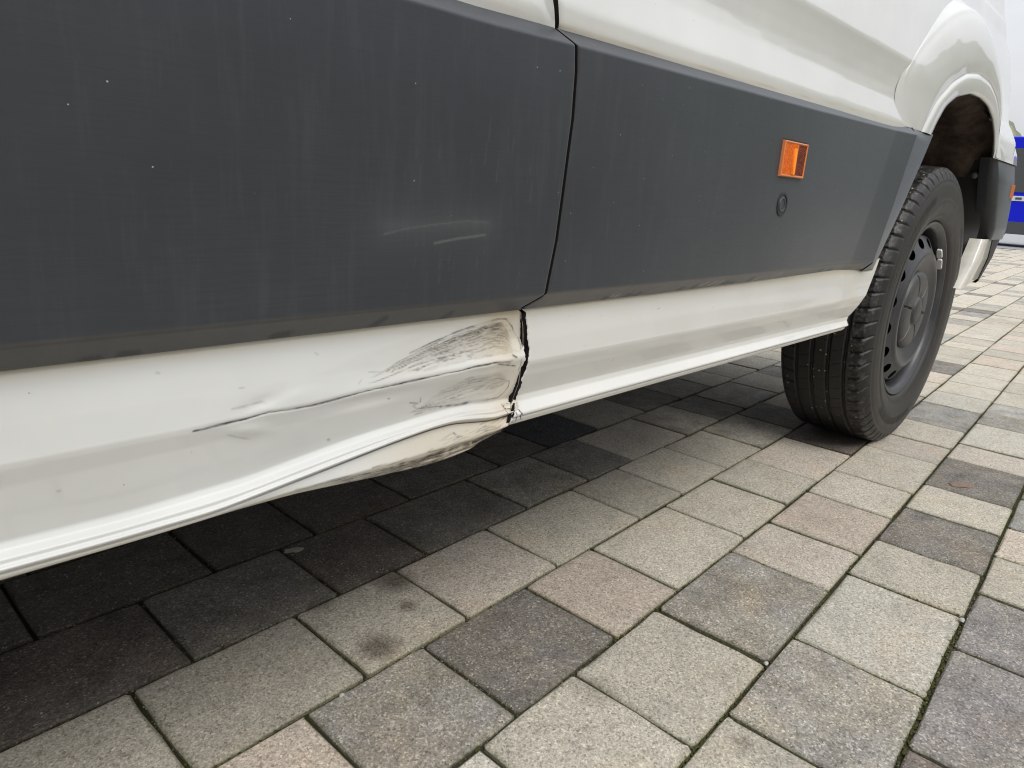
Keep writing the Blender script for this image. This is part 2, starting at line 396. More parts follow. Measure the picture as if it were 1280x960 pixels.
for i, (size, a, b, v0, v1, t) in enumerate(pav):
    wide = 0.0085 if abs(v0/SCALE+0.1114) < .01 else 0.0044
    near = i < 300 and size > 0
    if near:
        vs, fs, es = paver_geo(a, b, v0, v1, i, True, 0.0044 if wide < .008 else 0.0062)
        cx = sum(q[0] for q in vs)/len(vs); cy = sum(q[1] for q in vs)/len(vs)
        o = mesh_obj('paver', [(x-cx, y-cy, z) for x, y, z in vs], fs, PM[t], paving, attrs={'edge': es}); o.location = (cx, cy, 0)
    else:
        vs, fs, es = paver_geo(a, b, v0, v1, i, False, 0.0048)
        d = rest.setdefault('all', [[], [], [], [], []])
        off = len(d[0]); d[0] += vs; d[1] += [tuple(q+off for q in f) for f in fs]; d[2] += es; d[3] += [t]*len(fs)
d = rest['all']; keys = list(PM)
o = mesh_obj('paver', d[0], d[1], [PM[k] for k in keys], paving, attrs={'edge': d[2]}, kind='stuff')
o.data.polygons.foreach_set('material_index', [keys.index(t) for t in d[3]])

# moss tufts and grit lying in the nearer joints
MOSS = M('moss'); pm = MOSS.pos(); MOSS.col(MOSS.mix(MOSS.noise(pm, 220, 3), (0.022, 0.027, 0.009), (0.075, 0.074, 0.026))); MOSS.set(Roughness=0.95, Specular_IOR_Level=0.1)
GRIT = M('joint_grit'); pm = GRIT.pos(); s = GRIT.n('ShaderNodeSeparateColor'); GRIT.l(GRIT.voro(pm, 160, 'Color'), s.inputs[0]); GRIT.col(GRIT.mix(s.outputs[0], (0.04, 0.033, 0.026), (0.24, 0.20, 0.15))); GRIT.set(Roughness=0.9)
mv, mf, gv, gf = [], [], [], []
def blob(V, F, x, y, z, sx, sy, sz):
    off = len(V); a0 = rr.random()*6
    for k in range(5):
        a = a0+k*PI*2/5; q = rr.uniform(.6, 1.3); V.append((x+math.cos(a)*sx*q, y+math.sin(a)*sy*q, z+rr.uniform(-.2, .3)*sz))
    V.append((x+rr.uniform(-.3, .3)*sx, y+rr.uniform(-.3, .3)*sy, z+sz*rr.uniform(.6, 1.2)))
    for k in range(5): F.append((off+k, off+(k+1) % 5, off+5))
def mossy(v, s): return 0.55+0.5*math.sin(s*7.3+v*23)*math.sin(s*3.1-v*11)
for (size, a, b, v0, v1, t) in pav[:190]:
    q = cw((a+b)/2, (v0+v1)/2); dist = math.hypot(*q)
    under = q[1] > 0.42 and q[0] < 2.3
    dens = 0.9 if dist < 1.2 else 0.45
    # along the course joint (v1 side) and the cross joint (b side)
    wide = abs(v1/SCALE+0.1114) < .01
    for (n0, f) in ((int((b-a)*(900 if wide else 520)*dens), 0), (int((v1-v0)*340*dens), 1)):
        for _ in range(n0):
            u = rr.random()
            s_, w_ = (a+(b-a)*u, v1+rr.gauss(0, .0026 if wide else .0013)) if f == 0 else (b+rr.gauss(0, .0012), v0+(v1-v0)*u)
            ms = mossy(w_ if f == 0 else s_, s_ if f == 0 else w_*3)
            if v1/SCALE > -0.8: ms += 0.22
            x, y = cw(s_, w_)
            if rr.random() < ms*(0.3 if under else 0.95):
                g = rr.uniform(.0010, .0026); blob(mv, mf, x, y, -0.0052+rr.random()*.0026, g, g, g*1.1)
            elif rr.random() < .35:
                g = rr.uniform(.0006, .0016); blob(gv, gf, x, y, -0.0046+rr.random()*.002, g, g, g*1.2)
mesh_obj('moss', mv, mf, MOSS.m, smooth=True, kind='stuff')
# fine loose grit strewn over the faces of the pavers
for _ in range(900):
    x, y = rr.uniform(.1, 2.6), rr.uniform(-.9, 0.6)
    g = rr.choice([.0004, .0006, .0009, .0013]); blob(gv, gf, x, y, 0.0004, g, g, g*1.1)
mesh_obj('grit', gv, gf, GRIT.m, smooth=False, kind='stuff')

# two little pebbles on the joints, a brown leaf, a pale scrap in the shade
def pebble(x, y, r, c, label):
    bm = bmesh.new(); bmesh.ops.create_icosphere(bm, subdivisions=3, radius=1)
    for v_ in bm.verts:
        k_ = 1+0.13*math.sin(v_.co.x*3+v_.co.y*2)+0.08*math.sin(v_.co.z*7+v_.co.x*5); v_.co = Vector((v_.co.x*r*k_, v_.co.y*r*.8*k_, v_.co.z*r*.6*k_))
    me = bpy.data.meshes.new('pebble'); bm.to_mesh(me); bm.free(); me.polygons.foreach_set('use_smooth', [True]*len(me.polygons))
    o = bpy.data.objects.new('pebble', me); COL.objects.link(o); o.location = (x, y, r*.25); me.materials.append(simple('pebble_stone', c, 0.8, scale=200)); o['label'] = label; o['category'] = 'pebble'
    return o
# ------------------------------------------------------------------ the van
van = empty('van', (1.0, 1.4, 0), 'white van with grey side mouldings, dented and scraped sliding door sill, parked on the pavers', 'van')
VI = Matrix.Translation((-1.0, -1.4, 0))
def part(name, v, f, mat, smooth=True, parent=None, attrs=None, label=None, kind=None):
    # vertices are given in world space; parts hang under the van's empty
    v = np.asarray(v, float) - np.array([1.0, 1.4, 0])
    o = mesh_obj(name, v, f, mat, parent or van, smooth, attrs, kind)
    if label: o['label'] = label
    return o

GAPZ = [0.30, .369, .388, .407, .439, .477, .483, .496, .546, .604, .652, .691, .712, .724, .744, .80, 1.2, 2.4]
GAPX = [.452, .456, .4615, .470, .4735, .470, .462, .480, .489, .4935, .498, .498, .4955, .4835, .478, .468, .40, .30]
def gapx(z): return np.interp(z, GAPZ, GAPX)

def sheet(name, prof_fn, xa, xb, nu, nv, mat, sig=0.0015, ret=(True, True), disp=None, attrs_fn=None, thick=0.03, us=None, label=None, parent=None):
    """skin of the van side: profile prof_fn(x) -> [(z, y)..] bottom to top; ends follow xa(z), xb(z)"""
    U = np.linspace(0, 1, nu) if us is None else us; nu = len(U)
    X0 = float(np.mean(xa(np.array([.4, .6])))); X1 = float(np.mean(xb(np.array([.4, .6]))))
    P = np.zeros((nu, nv, 3))
    for i, u in enumerate(U):
        q = smooth_poly(prof_fn(X0+(X1-X0)*u), nv, sig)
        z = q[:, 0]; P[i, :, 2] = z; P[i, :, 1] = q[:, 1]; P[i, :, 0] = xa(z)+(xb(z)-xa(z))*u
    if disp is not None: P[:, :, 1] += disp(P[:, :, 0], P[:, :, 2])
    cols = [P]
    e = 0.0012
    if ret[0]:
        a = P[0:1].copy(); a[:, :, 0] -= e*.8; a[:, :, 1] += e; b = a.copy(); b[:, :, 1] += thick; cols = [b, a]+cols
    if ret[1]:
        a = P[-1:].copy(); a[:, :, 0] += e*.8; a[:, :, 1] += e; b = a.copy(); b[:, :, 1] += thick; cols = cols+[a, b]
    P = np.concatenate(cols, 0)
    at = attrs_fn(P[:, :, 0].ravel(), P[:, :, 2].ravel()) if attrs_fn else None
    F = grid_faces(P.shape[0], nv); nc = P.shape[0]
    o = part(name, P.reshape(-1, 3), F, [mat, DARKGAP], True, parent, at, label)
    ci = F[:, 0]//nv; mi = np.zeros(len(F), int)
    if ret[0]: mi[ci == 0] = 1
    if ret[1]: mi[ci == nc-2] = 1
    o.data.polygons.foreach_set('material_index', mi.tolist()); return o

def I(xs, ys):
    # rounded interpolation through the measured points
    o_ = np.linspace(-.03, .03, 13); w_ = np.exp(-(o_/.014)**2); w_ /= w_.sum()
    return lambda x: float((np.interp(x+o_, xs, ys)*w_).sum())
# ---- measured lines of the dented door sill
LIP = I([-.9, .05, .135, .2126, .2659, .3087, .3828, .4163, .4528], [.3765, .3765, .375, .378, .385, .3895, .3935, .394, .390])
BEAD = I([-.9, .047, .1222, .1881, .26, .3404, .385, .4136, .4466], [.3655, .3655, .3645, .3650, .3735, .3830, .3868, .3855, .380])
BOT = I([-.9, .0473, .1415, .2, .252, .2884, .3286, .3639, .3923, .4225, .4435, .4652], [.3535, .3535, .3538, .3551, .3549, .3523, .3495, .3471, .3463, .3478, .3512, .3582])
DMG = lambda x: float(sstep(.19, .36, x))
CRACK = [(0.1571, 0.4262), (0.1629, 0.4262), (0.1821, 0.4273), (0.1941, 0.4275), (0.2087, 0.4291), (0.2238, 0.4280), (0.2444, 0.4278), (0.2661, 0.4292), (0.2919, 0.4308), (0.3391, 0.4320), (0.3892, 0.4330), (0.4089, 0.4341), (0.4313, 0.4343), (0.4533, 0.4325)]
CR_X = [-.9]+[p[0] for p in CRACK]; CR_Z = [.4250]+[p[1] for p in CRACK]
def door_low(x):
    d = DMG(x); li, be, bo = LIP(x), BEAD(x), BOT(x); zc = float(np.interp(x, CR_X, CR_Z))
    e = float(sstep(.40, .47, x))
    return [(bo+.012, .475), (bo+.001, .462), (bo, .4500-.001*d), (bo+.0025, .4425-.002*d), (bo+(be-bo)*.45, .4385-.004*d), (be-.0036, .4372+.0016*d), (be-.0026*(1+d), .4390+.0030*d), (be-.0004, .4348), (be+.0018, .4336), (be+.0030, .4372),
            (be+(li-be)*.55, .4368), (li-.0025, .4432-.001*d), (li+.002, .4452), (zc-.012, .4378), (zc-.001, .4345), (zc+.003, .4338), (.452, .4368+.003*e), (.470, .4400+.002*e), (.486, .4420), (.500, .4440)]
def dent(X, Z):
    g = lambda x0, z0, sx, sz, a, sk=0: a*np.exp(-((X-x0)/sx)**2-((Z-z0-sk*(X-x0))/sz)**2)
    d = g(.42, .452, .060, .016, .0052) + g(.34, .446, .07, .012, .0022) + g(.40, .412, .060, .010, .0020)
    d += g(.458, .43, .010, .030, .0022)
    d += g(.205, .437, .018, .0050, .0016, .18) + g(.196, .4175, .014, .0050, -.0013, -.15) + g(.23, .4375, .02, .006, -.0009)
    d += g(.30, .4225, .05, .006, .0012) - g(.425, .4335, .05, .0040, .0012)
    d += .0007*np.sin(X*190+Z*60)*sstep(.33, .42, X)*sstep(.345, .36, Z)*(1-sstep(.465, .475, Z))*.8
    d += g(.41, .360, .05, .006, .0022) + .0011*np.exp(-((Z-(.357+.10*(X-.38)))/.0016)**2)*sstep(.26, .34, X) + .0009*np.exp(-((Z-(.352+.06*(X-.38)))/.0011)**2)*sstep(.30, .36, X)
    c = seg_dist(X, Z, CRACK); d += .0005*np.exp(-(c/.0010)**2)*sstep(.15, .19, X)
    return d
STROKES = [(0.001, 0.75, [(0.3344, 0.4548), (0.3528, 0.4595), (0.3828, 0.4663), (0.4084, 0.4705), (0.4251, 0.4724), (0.4355, 0.4736), (0.4481, 0.4725), (0.458, 0.4643), (0.4645, 0.4543)]), (0.0016, 0.5, [(0.3828, 0.466), (0.3986, 0.4686), (0.4184, 0.4708), (0.4355, 0.473)]), (0.0009, 0.5, [(0.3154, 0.4423), (0.3235, 0.4469), (0.3331, 0.4514), (0.3443, 0.4553), (0.3647, 0.4593)]), (0.0008, 0.5, [(0.3372, 0.4553), (0.3515, 0.4571), (0.3676, 0.4614), (0.3861, 0.4639), (0.4069, 0.4669), (0.4257, 0.4643)]), (0.0014, 0.7, [(0.3653, 0.446), (0.3744, 0.446), (0.3838, 0.4466)]), (0.0011, 0.6, [(0.3917, 0.4484), (0.4032, 0.447), (0.4219, 0.4455)]), (0.0009, 0.5, [(0.3681, 0.4514), (0.3835, 0.4522)]), (0.0008, 0.4, [(0.3514, 0.4585), (0.3574, 0.4548), (0.3663, 0.4579)]), (0.0009, 0.6, [(0.4051, 0.4693), (0.4188, 0.4657), (0.4347, 0.4608)]), (0.0009, 0.6, [(0.4175, 0.4599), (0.4298, 0.4558), (0.4417, 0.4513)]), (0.0008, 0.5, [(0.4232, 0.4511), (0.4357, 0.4481)]), (0.0007, 0.3, [(0.2932, 0.4451), (0.3009, 0.4443), (0.3087, 0.4436)]), (0.0009, 0.75, [(0.3503, 0.4029), (0.364, 0.4015), (0.3734, 0.4001), (0.3961, 0.3978), (0.4271, 0.3964), (0.4453, 0.3951), (0.4524, 0.3994), (0.4567, 0.4049), (0.4572, 0.4097)]), (0.002, 0.75, [(0.3734, 0.3995), (0.3961, 0.3975), (0.4131, 0.3973), (0.4307, 0.3962)]), (0.0008, 0.6, [(0.4571, 0.4104), (0.4493, 0.4141), (0.4381, 0.4167), (0.4292, 0.4162), (0.4224, 0.414)]), (0.0016, 0.5, [(0.4241, 0.4141), (0.435, 0.4112), (0.4404, 0.411)]), (0.0011, 0.4, [(0.4267, 0.4153), (0.4384, 0.4139)]), (0.001, 0.7, [(0.3369, 0.4109), (0.3457, 0.4087)]), (0.0011, 0.45, [(0.3464, 0.4083), (0.3413, 0.4071), (0.3451, 0.4039), (0.3518, 0.4024)]), (0.0009, 0.8, [(0.3482, 0.4132), (0.3486, 0.4092)]), (0.0014, 0.8, [(0.4547, 0.4377), (0.4596, 0.4353)]), (0.0012, 0.7, [(0.4656, 0.4325), (0.4671, 0.4268), (0.4657, 0.4208)]), (0.0012, 0.6, [(0.4665, 0.4527), (0.4681, 0.4458), (0.4672, 0.4418)]), (0.001, 0.8, [(0.3397, 0.4402), (0.3419, 0.4396)]), (0.001, 0.7, [(0.313, 0.4195), (0.3144, 0.419)]), (0.0009, 0.4, [(0.4005, 0.4227), (0.4033, 0.4177)]), (0.0009, 0.6, [(0.4001, 0.4432), (0.4035, 0.4421)]), (0.001, 0.9, [(0.4333, 0.4326), (0.4462, 0.4297), (0.4605, 0.4261)]), (0.0012, 0.7, [(0.428, 0.4336), (0.4387, 0.4331), (0.4516, 0.431)]), (0.0012, 0.33, [(0.1835, 0.4363), (0.1955, 0.4365), (0.2048, 0.4375), (0.2079, 0.4359)]), (0.0009, 0.33, [(0.1805, 0.4179), (0.1863, 0.4149), (0.1963, 0.4106)]), (0.0016, 0.49500000000000005, [(0.2607, 0.3941), (0.2624, 0.393)]), (0.0008, 0.33, [(0.1901, 0.4494), (0.193, 0.4493)]), (0.0009, 0.275, [(0.2486, 0.4659), (0.2509, 0.4643)]), (0.0009, 0.275, [(0.2827, 0.4375), (0.2858, 0.4405)]), (0.0012, 0.33, [(0.1398, 0.467), (0.1411, 0.4666)]), (0.0012, 0.33, [(0.0807, 0.4039), (0.0817, 0.4036)]), (0.003, 0.95, [(0.322, 0.3593), (0.3403, 0.3582), (0.3619, 0.3584), (0.4004, 0.3576), (0.428, 0.3578), (0.4452, 0.3607), (0.4537, 0.3656)]), (0.0022, 0.85, [(0.3154, 0.358), (0.3451, 0.3558), (0.39, 0.3543), (0.417, 0.3549), (0.4381, 0.3571)]), (0.0012, 0.8, [(0.345, 0.3591), (0.3693, 0.3606), (0.4002, 0.362), (0.4393, 0.3609), (0.4508, 0.3639)]), (0.001, 0.7, [(0.296, 0.364), (0.3023, 0.3643), (0.3092, 0.3645)]), (0.0018, 0.45, [(0.2756, 0.36), (0.2898, 0.3599), (0.3045, 0.3579)]), (0.0011, 0.6, [(0.3544, 0.3637), (0.3692, 0.3627), (0.3845, 0.3603)]), (0.002, 0.7, [(0.3265, 0.3601), (0.3334, 0.3564), (0.3547, 0.3554)]), (0.0012, 0.6, [(0.3838, 0.3747), (0.3865, 0.3725)]), (0.0018, 0.24750000000000003, [(0.2298, 0.3626), (0.2392, 0.3611), (0.249, 0.3619), (0.254, 0.3622)]), (0.0014, 0.275, [(0.2745, 0.3585), (0.2852, 0.3576), (0.2934, 0.3572)]), (0.0016, 0.33, [(0.2007, 0.3671), (0.2072, 0.3679), (0.2106, 0.3678)])]
CRACKS = [(0.0007, 1, [(0.4664, 0.3864), (0.4688, 0.3801), (0.472, 0.3742), (0.4719, 0.3697)]), (0.0006, 0.9, [(0.47, 0.3766), (0.4667, 0.374), (0.4644, 0.3692)]), (0.0005, 0.8, [(0.4588, 0.3839), (0.4631, 0.3838), (0.4659, 0.3823)]), (0.0005, 0.9, [(0.4494, 0.3883), (0.4506, 0.3791)]), (0.0004, 0.6, [(0.4625, 0.3813), (0.4638, 0.3759), (0.466, 0.3715)]), (0.0005, 0.6, [(0.4514, 0.3796), (0.4564, 0.3812), (0.4598, 0.3818)]), (0.0026, 1, [(0.4582, 0.3799), (0.4559, 0.3774), (0.4553, 0.3737), (0.4556, 0.3697), (0.4533, 0.3663), (0.4492, 0.3639), (0.4434, 0.362), (0.4369, 0.3602)]), (0.0022, 1, [(0.436, 0.3604), (0.427, 0.3599), (0.4165, 0.3591), (0.4102, 0.3586)]), (0.0004, 0.4, [(0.4735, 0.3674), (0.476, 0.3695)]), (0.0005, 0.4, [(0.4602, 0.3675), (0.4646, 0.3679), (0.4696, 0.3708)])]
_n = 0
def door_wear(x, z):
    m = (x > .02) & (z < .50) & (x < .49)
    sc = np.zeros(x.shape); dt = np.zeros(x.shape); X, Z = x[m], z[m]
    s = np.zeros(X.shape); vary = .45+.55*np.sin(X*310+np.sin(X*97)*3)*np.sin(X*61+1.3)
    for w, al, pl in STROKES:
        q = np.array(pl); b = (X > q[:, 0].min()-.004) & (X < q[:, 0].max()+.004) & (Z > q[:, 1].min()-.004) & (Z < q[:, 1].max()+.004)
        if not b.any(): continue
        dd = seg_dist(X[b], Z[b], pl); s[b] = np.maximum(s[b], min(1, al*1.15)*np.clip(vary[b]+.35, .25, 1)*np.clip(1.3-dd/(w*.8), 0, 1))
    for w, al, pl in CRACKS: s = np.maximum(s, al*np.clip(1.35-seg_dist(X, Z, pl)/(w*.7), 0, 1)*2)
    c = seg_dist(X, Z, CRACK); wid = .0007+.0003*np.sin(X*80); s = np.maximum(s, np.clip(1.4-c/wid, 0, 1)*sstep(.150, .160, X))
    # hairlines rubbed in along the push
    UP = [(.30, .442), (.34, .452), (.39, .463), (.42, .469), (.445, .470), (.455, .455), (.457, .440), (.40, .440), (.34, .437)]
    LO = [(.345, .397), (.36, .412), (.40, .424), (.44, .424), (.452, .415), (.44, .402), (.40, .399)]
    BE = [(.27, .355), (.33, .368), (.40, .378), (.445, .375), (.452, .366), (.42, .350), (.36, .349)]
    r = np.random.default_rng(3)
    T1 = curve_([(.30, .4425), (.335, .452), (.37, .4595), (.40, .4645), (.425, .4695), (.440, .4700), (.450, .466), (.4585, .452)])
    C1 = curve_([(.30, .434), (.46, .436)]); T2 = curve_([(.34, .402), (.37, .414), (.40, .421), (.44, .424), (.454, .412)]); C2 = curve_([(.34, .400), (.36, .3975), (.40, .4000), (.43, .4035), (.447, .406), (.455, .411)])
    def sweep(n, lo, hi, k0, k1, xa_, xb_, L0, L1, al, wmax):
        for _ in range(n):
            k_ = k0+(k1-k0)*r.random()**.8; x0 = xa_+(xb_-xa_)*r.random()**.7; L = r.uniform(L0, L1); xs_ = np.linspace(x0-L/2, min(x0+L/2, xb_+.004), 7)
            zs_ = lo(xs_)+k_*(hi(xs_)-lo(xs_))+r.normal(0, .0005)+r.normal(0, .03)*(xs_-x0); pl = list(zip(xs_, zs_))
            b = (X > xs_[0]-.002) & (X < xs_[-1]+.002) & (Z > zs_.min()-.002) & (Z < zs_.max()+.002)
            if b.any():
                dd = seg_dist(X[b], Z[b], pl); fade = np.clip(np.minimum(X[b]-xs_[0], xs_[-1]-X[b])/(L*.3)+.15, 0, 1); w_ = r.uniform(.00035, wmax)
                s[b] = np.maximum(s[b], fade*r.uniform(.25, 1)*al*np.clip(1.25-dd/w_, 0, 1))
    sweep(150, C1, T1, .30, 1.0, .305, .455, .010, .045, .75, .0007); sweep(60, C1, T1, .78, 1.0, .36, .445, .012, .04, .95, .0010)
    sweep(90, C2, T2, .05, .95, .345, .452, .008, .035, .60, .0006)
    Bo = np.vectorize(BOT); sweep(150, Bo, lambda x: Bo(x)+.012, .02, .75, .26, .452, .02, .075, 1.0, .0010); sweep(70, Bo, lambda x: Bo(x)+.012, .0, .35, .30, .450, .03, .09, 1.0, .0015)
    sweep(30, lambda x: Bo(x)+.012, lambda x: Bo(x)+.026, .1, .9, .36, .452, .01, .03, .6, .0006)
    for poly, n, slope, al in ((UP, 60, .10, .55), (LO, 40, .05, .45), (BE, 40, .16, .7)):
        q = np.array(poly); k = 0
        while k < n:
            x0 = r.uniform(q[:, 0].min(), q[:, 0].max()); z0 = r.uniform(q[:, 1].min(), q[:, 1].max())
            if not inside(np.array([x0]), np.array([z0]), poly)[0]: continue
            k += 1; L = r.uniform(.003, .018); a = slope+r.normal(0, .06) - (.35*max(0, (x0-.40)/.06) if poly is UP else 0)
            pl = [(x0-L/2, z0-a*L/2), (x0, z0+r.normal(0, .0004)), (x0+L/2, z0+a*L/2)]
            b = (abs(X-x0) < L/2+.002) & (abs(Z-z0) < .008)
            if b.any():
                dd = seg_dist(X[b], Z[b], pl); s[b] = np.maximum(s[b], r.uniform(.2, 1)*al*np.clip(1.25-dd/r.choice([.00045, .0006, .0011]), 0, 1))
    # broad dirt
    d = .95*sstep(.30, .44, X)*sstep(.466, .462, Z+0*X)*0
    d = .50*np.exp(-((X-.452)/.030)**2)+.35*np.exp(-(seg_dist(X, Z, [(.40, .463), (.43, .4705), (.448, .468)])/.004)**2) + .16*inside(X, Z, UP) + .08*inside(X, Z, LO) + .30*np.exp(-((X-.435)/.022)**2-((Z-.450)/.014)**2) + .50*sstep(.24, .37, X)*sstep(.0, .004, np.interp(X, [.05, .1881, .3404, .385, .4466], [.3655, .3650, .3830, .3868, .380])-Z)
    d += .55*np.clip((Z-.470)/.009, 0, 1); s = np.maximum(s, .20*inside(X, Z, UP)*sstep(.33, .42, X)+.12*inside(X, Z, LO))
    d += .12*sstep(.25, .4, X)
    d += .30*sstep(.0, .004, .3645-Z)
    sc[m] = np.clip(s, 0, 1); dt[m] = np.clip(d, 0, 1)
    dt[~m] = .35*np.clip((z[~m]-.474)/.006, 0, 1)*(z[~m] < .5)
    return {'scratch_and_shade': sc, 'dirt': dt}
us = np.concatenate([np.linspace(0, .685, 60)[:-1], np.linspace(.685, 1, 520)])
DX0 = -0.90
curve_ = lambda pts: (lambda x: np.interp(x, [p[0] for p in pts], [p[1] for p in pts]))
door = sheet('sliding_door', door_low, lambda z: DX0+0*z, lambda z: gapx(z)-.0026-(.0007*np.sin(z*420)+.0004*np.sin(z*1100+1)+.0002*np.sin(z*2300))*(z < .472), 0, 250, PAINT, 0.0016, (True, True), dent, door_wear, us=us,
             label='white lower sliding door panel, creased and scraped at its rear corner')
# torn, folded-back edge strip beside the open gap, and crumpled paint at the foot of the gap
def shard(pts, mat, name, y, t=.0016, parent=None):
    pts = np.array(pts); n = len(pts)
    v = [(p[0], y+(p[2] if len(p) > 2 else 0), p[1]) for p in pts]+[(p[0], y+t+(p[2] if len(p) > 2 else 0), p[1]) for p in pts]
    f = [tuple(range(n))[::-1], tuple(range(n, 2*n))]+[(i, (i+1) % n, n+(i+1) % n, n+i) for i in range(n)]
    return part(name, v, f, mat, False, parent)
# plain white door skin above the moulding
def door_up(x): return [(.700, .446), (.722, .4400), (.7275, .4362), (.740, .4358), (.762, .4392), (.780, .4425), (.795, .4435), (.815, .4425), (.832, .4405), (.845, .4375), (.850, .4380), (.90, .446), (1.0, .458), (1.2, .480), (1.6, .53), (2.3, .66)]
up_ = sheet('upper_panel', door_up, lambda z: DX0+0*z, lambda z: gapx(z)-.0025, 30, 160, PAINT, .002, parent=door, attrs_fn=lambda x, z: {'dirt': .75*np.exp(-np.abs(z-.7250)/.0013)+.15*np.exp(-np.abs(z-.730)/.006), 'scratch_and_shade': 0*x})

# ---- rear side panel below the moulding (sound)
def rear_low(x):
    f = float(sstep(1.27, 1.36, x))
    return [(.372, .475), (.360+.0075*min(1, x/1.4), .460), (.3605+.0075*min(1, x/1.4), .4475), (.364+.006*min(1, x/1.4), .4395), (.3705+.004*min(1, x/1.4), .4372), (.3718+.004*min(1, x/1.4), .4388), (.3735+.004*min(1, x/1.4), .4350), (.3765+.003*min(1, x/1.4), .4350),
            (.386, .4445), (.392, .4465), (.415, .4378), (.4265+.003*f, .4345), (.4305+.003*f, .4338), (.452, .4366), (.480, .4405), (.500, .4435)]
def rl_end(z): return np.interp(z, [.36, .368, .378, .386, .396, .43, .467, .50], [1.325, 1.345, 1.358, 1.374, 1.386, 1.412, 1.452, 1.485])
def rear_wear(x, z):
    d = .50*np.clip((z-.471)/.009, 0, 1)+.5*sstep(.0, .004, .3700-z)*1.0
    d += .5*np.exp(-((x-1.345)/.02)**2)*(z < .47)*.6 + .16
    s = .8*np.clip(1.2-np.abs(x-gapx(z)-.0045)/.0012, 0, 1)*(z < .39)*(np.sin(z*1500) > -.2)
    s = np.maximum(s, .35*np.clip(1-np.abs(x-(1.305+.9*(z-.43)*(z<.43)))/.0009, 0, 1)*(z > .392))
    s = np.maximum(s, .30*np.clip(1-np.abs(x-1.275)/.0008, 0, 1)*(z > .42))
    for w, al, pl in CRACKS: s = np.maximum(s, 2*al*np.clip(1.35-seg_dist(x, z, pl)/(w*.7), 0, 1))
    for cx, cz in ((.56, .435), (.62, .41), (.83, .455), (.70, .463), (.93, .44)):
        s = np.maximum(s, .8*np.clip(1.3-np.hypot(x-cx, z-cz)/.0009, 0, 1))
    return {'dirt': np.clip(d, 0, 1), 'scratch_and_shade': s}
def fold(X, Z): return -.0022*sstep(1.275, 1.34, X)*sstep(.375, .40, Z)+.004*sstep(1.30, 1.32, X)*sstep(.40, .388, Z)*0
us2 = np.concatenate([np.linspace(0, .06, 60)[:-1], np.linspace(.06, 1, 220)])
low2 = sheet('rear_lower_panel', rear_low, lambda z: gapx(z)+.0030+(.0005*np.sin(z*300+1)+.0003*np.sin(z*900)+.00015*np.sin(z*2100))*(z < .472), rl_end, 0, 200, PAINT, .0014, (True, True), fold, rear_wear, us=us2)

# dark jamb deep inside the gap and the crumpled end of the sill
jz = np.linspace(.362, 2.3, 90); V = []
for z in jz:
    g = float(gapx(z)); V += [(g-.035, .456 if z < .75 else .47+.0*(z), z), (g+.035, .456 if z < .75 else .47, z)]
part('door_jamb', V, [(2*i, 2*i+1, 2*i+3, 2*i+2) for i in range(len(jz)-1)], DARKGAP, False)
r_ = random.Random(8)
# rubber seal torn out of the gap, ragged
V = []; F = []
zz = np.linspace(.389, .477, 40)
for i, z in enumerate(zz):
    g = float(gapx(z)); w = .0020+.0016*math.sin((z-.389)/.088*PI)+r_.uniform(-.0006, .0009)
    V += [(g-w, .4405, z), (g+.0006+w, .4405, z), (g-w*.6, .4475, z), (g+w*.8, .4475, z)]
for i in range(len(zz)-1):
    a, b = 4*i, 4*i+4; F += [(a, a+1, b+1, b), (a+2, a, b, b+2), (a+1, a+3, b+3, b+1)]
RUB = simple('torn_rubber', (0.007, 0.0065, 0.0065), 0.85, spec=.12, scale=300)
part('door_seal', V, F, RUB, True)
V = []; F = []
for i, z in enumerate(zz):
    g = float(gapx(z))-.0030; w = .0007+.0006*math.sin((z-.389)/.088*PI)*r_.uniform(.4, 1.6)
    V += [(g-.0006, .4392+.002*float(sstep(.46, .477, z)), z), (g+w, .4398+.002*float(sstep(.46, .477, z)), z)]
for i in range(len(zz)-1): F.append((2*i, 2*i+1, 2*i+3, 2*i+2))
part('bent_edge', V, F, simple('dirty_metal', (0.17, 0.14, 0.11), .6, scale=250), True)
CHIP = simple('cracked_filler', (0.62, 0.58, 0.50), 0.55, scale=120)
for k_, (x0, z0, w, h, y) in enumerate([(.452, .3885, .006, .0065, .4375), (.459, .386, .0045, .009, .4365), (.4655, .3835, .005, .0085, .4372), (.4535, .380, .0045, .005, .4400), (.461, .3762, .004, .006, .4385), (.4685, .376, .0055, .006, .4380), (.457, .370, .004, .006, .4410)]):
    pts = []
    for a in range(7):
        an = a/7*2*PI+r_.uniform(-.3, .3); pts.append((x0+math.cos(an)*w*r_.uniform(.4, .95), z0+math.sin(an)*h*r_.uniform(.4, .95)*.8, r_.uniform(-.0012, .0012)))
    shard(pts, CHIP, 'paint_flake', y, parent=None)
# open split at the foot of the gap
part('split', [(.4555, .4340, .3905), (.4582, .4340, .3905), (.4590, .4345, .384), (.4560, .435, .3795), (.4555, .436, .372), (.4518, .437, .3650), (.4440, .4375, .3612), (.4445, .4372, .3635), (.4500, .4365, .369), (.4520, .436, .377), (.4545, .4350, .3835)], [tuple(range(11))], DARKGAP, False)

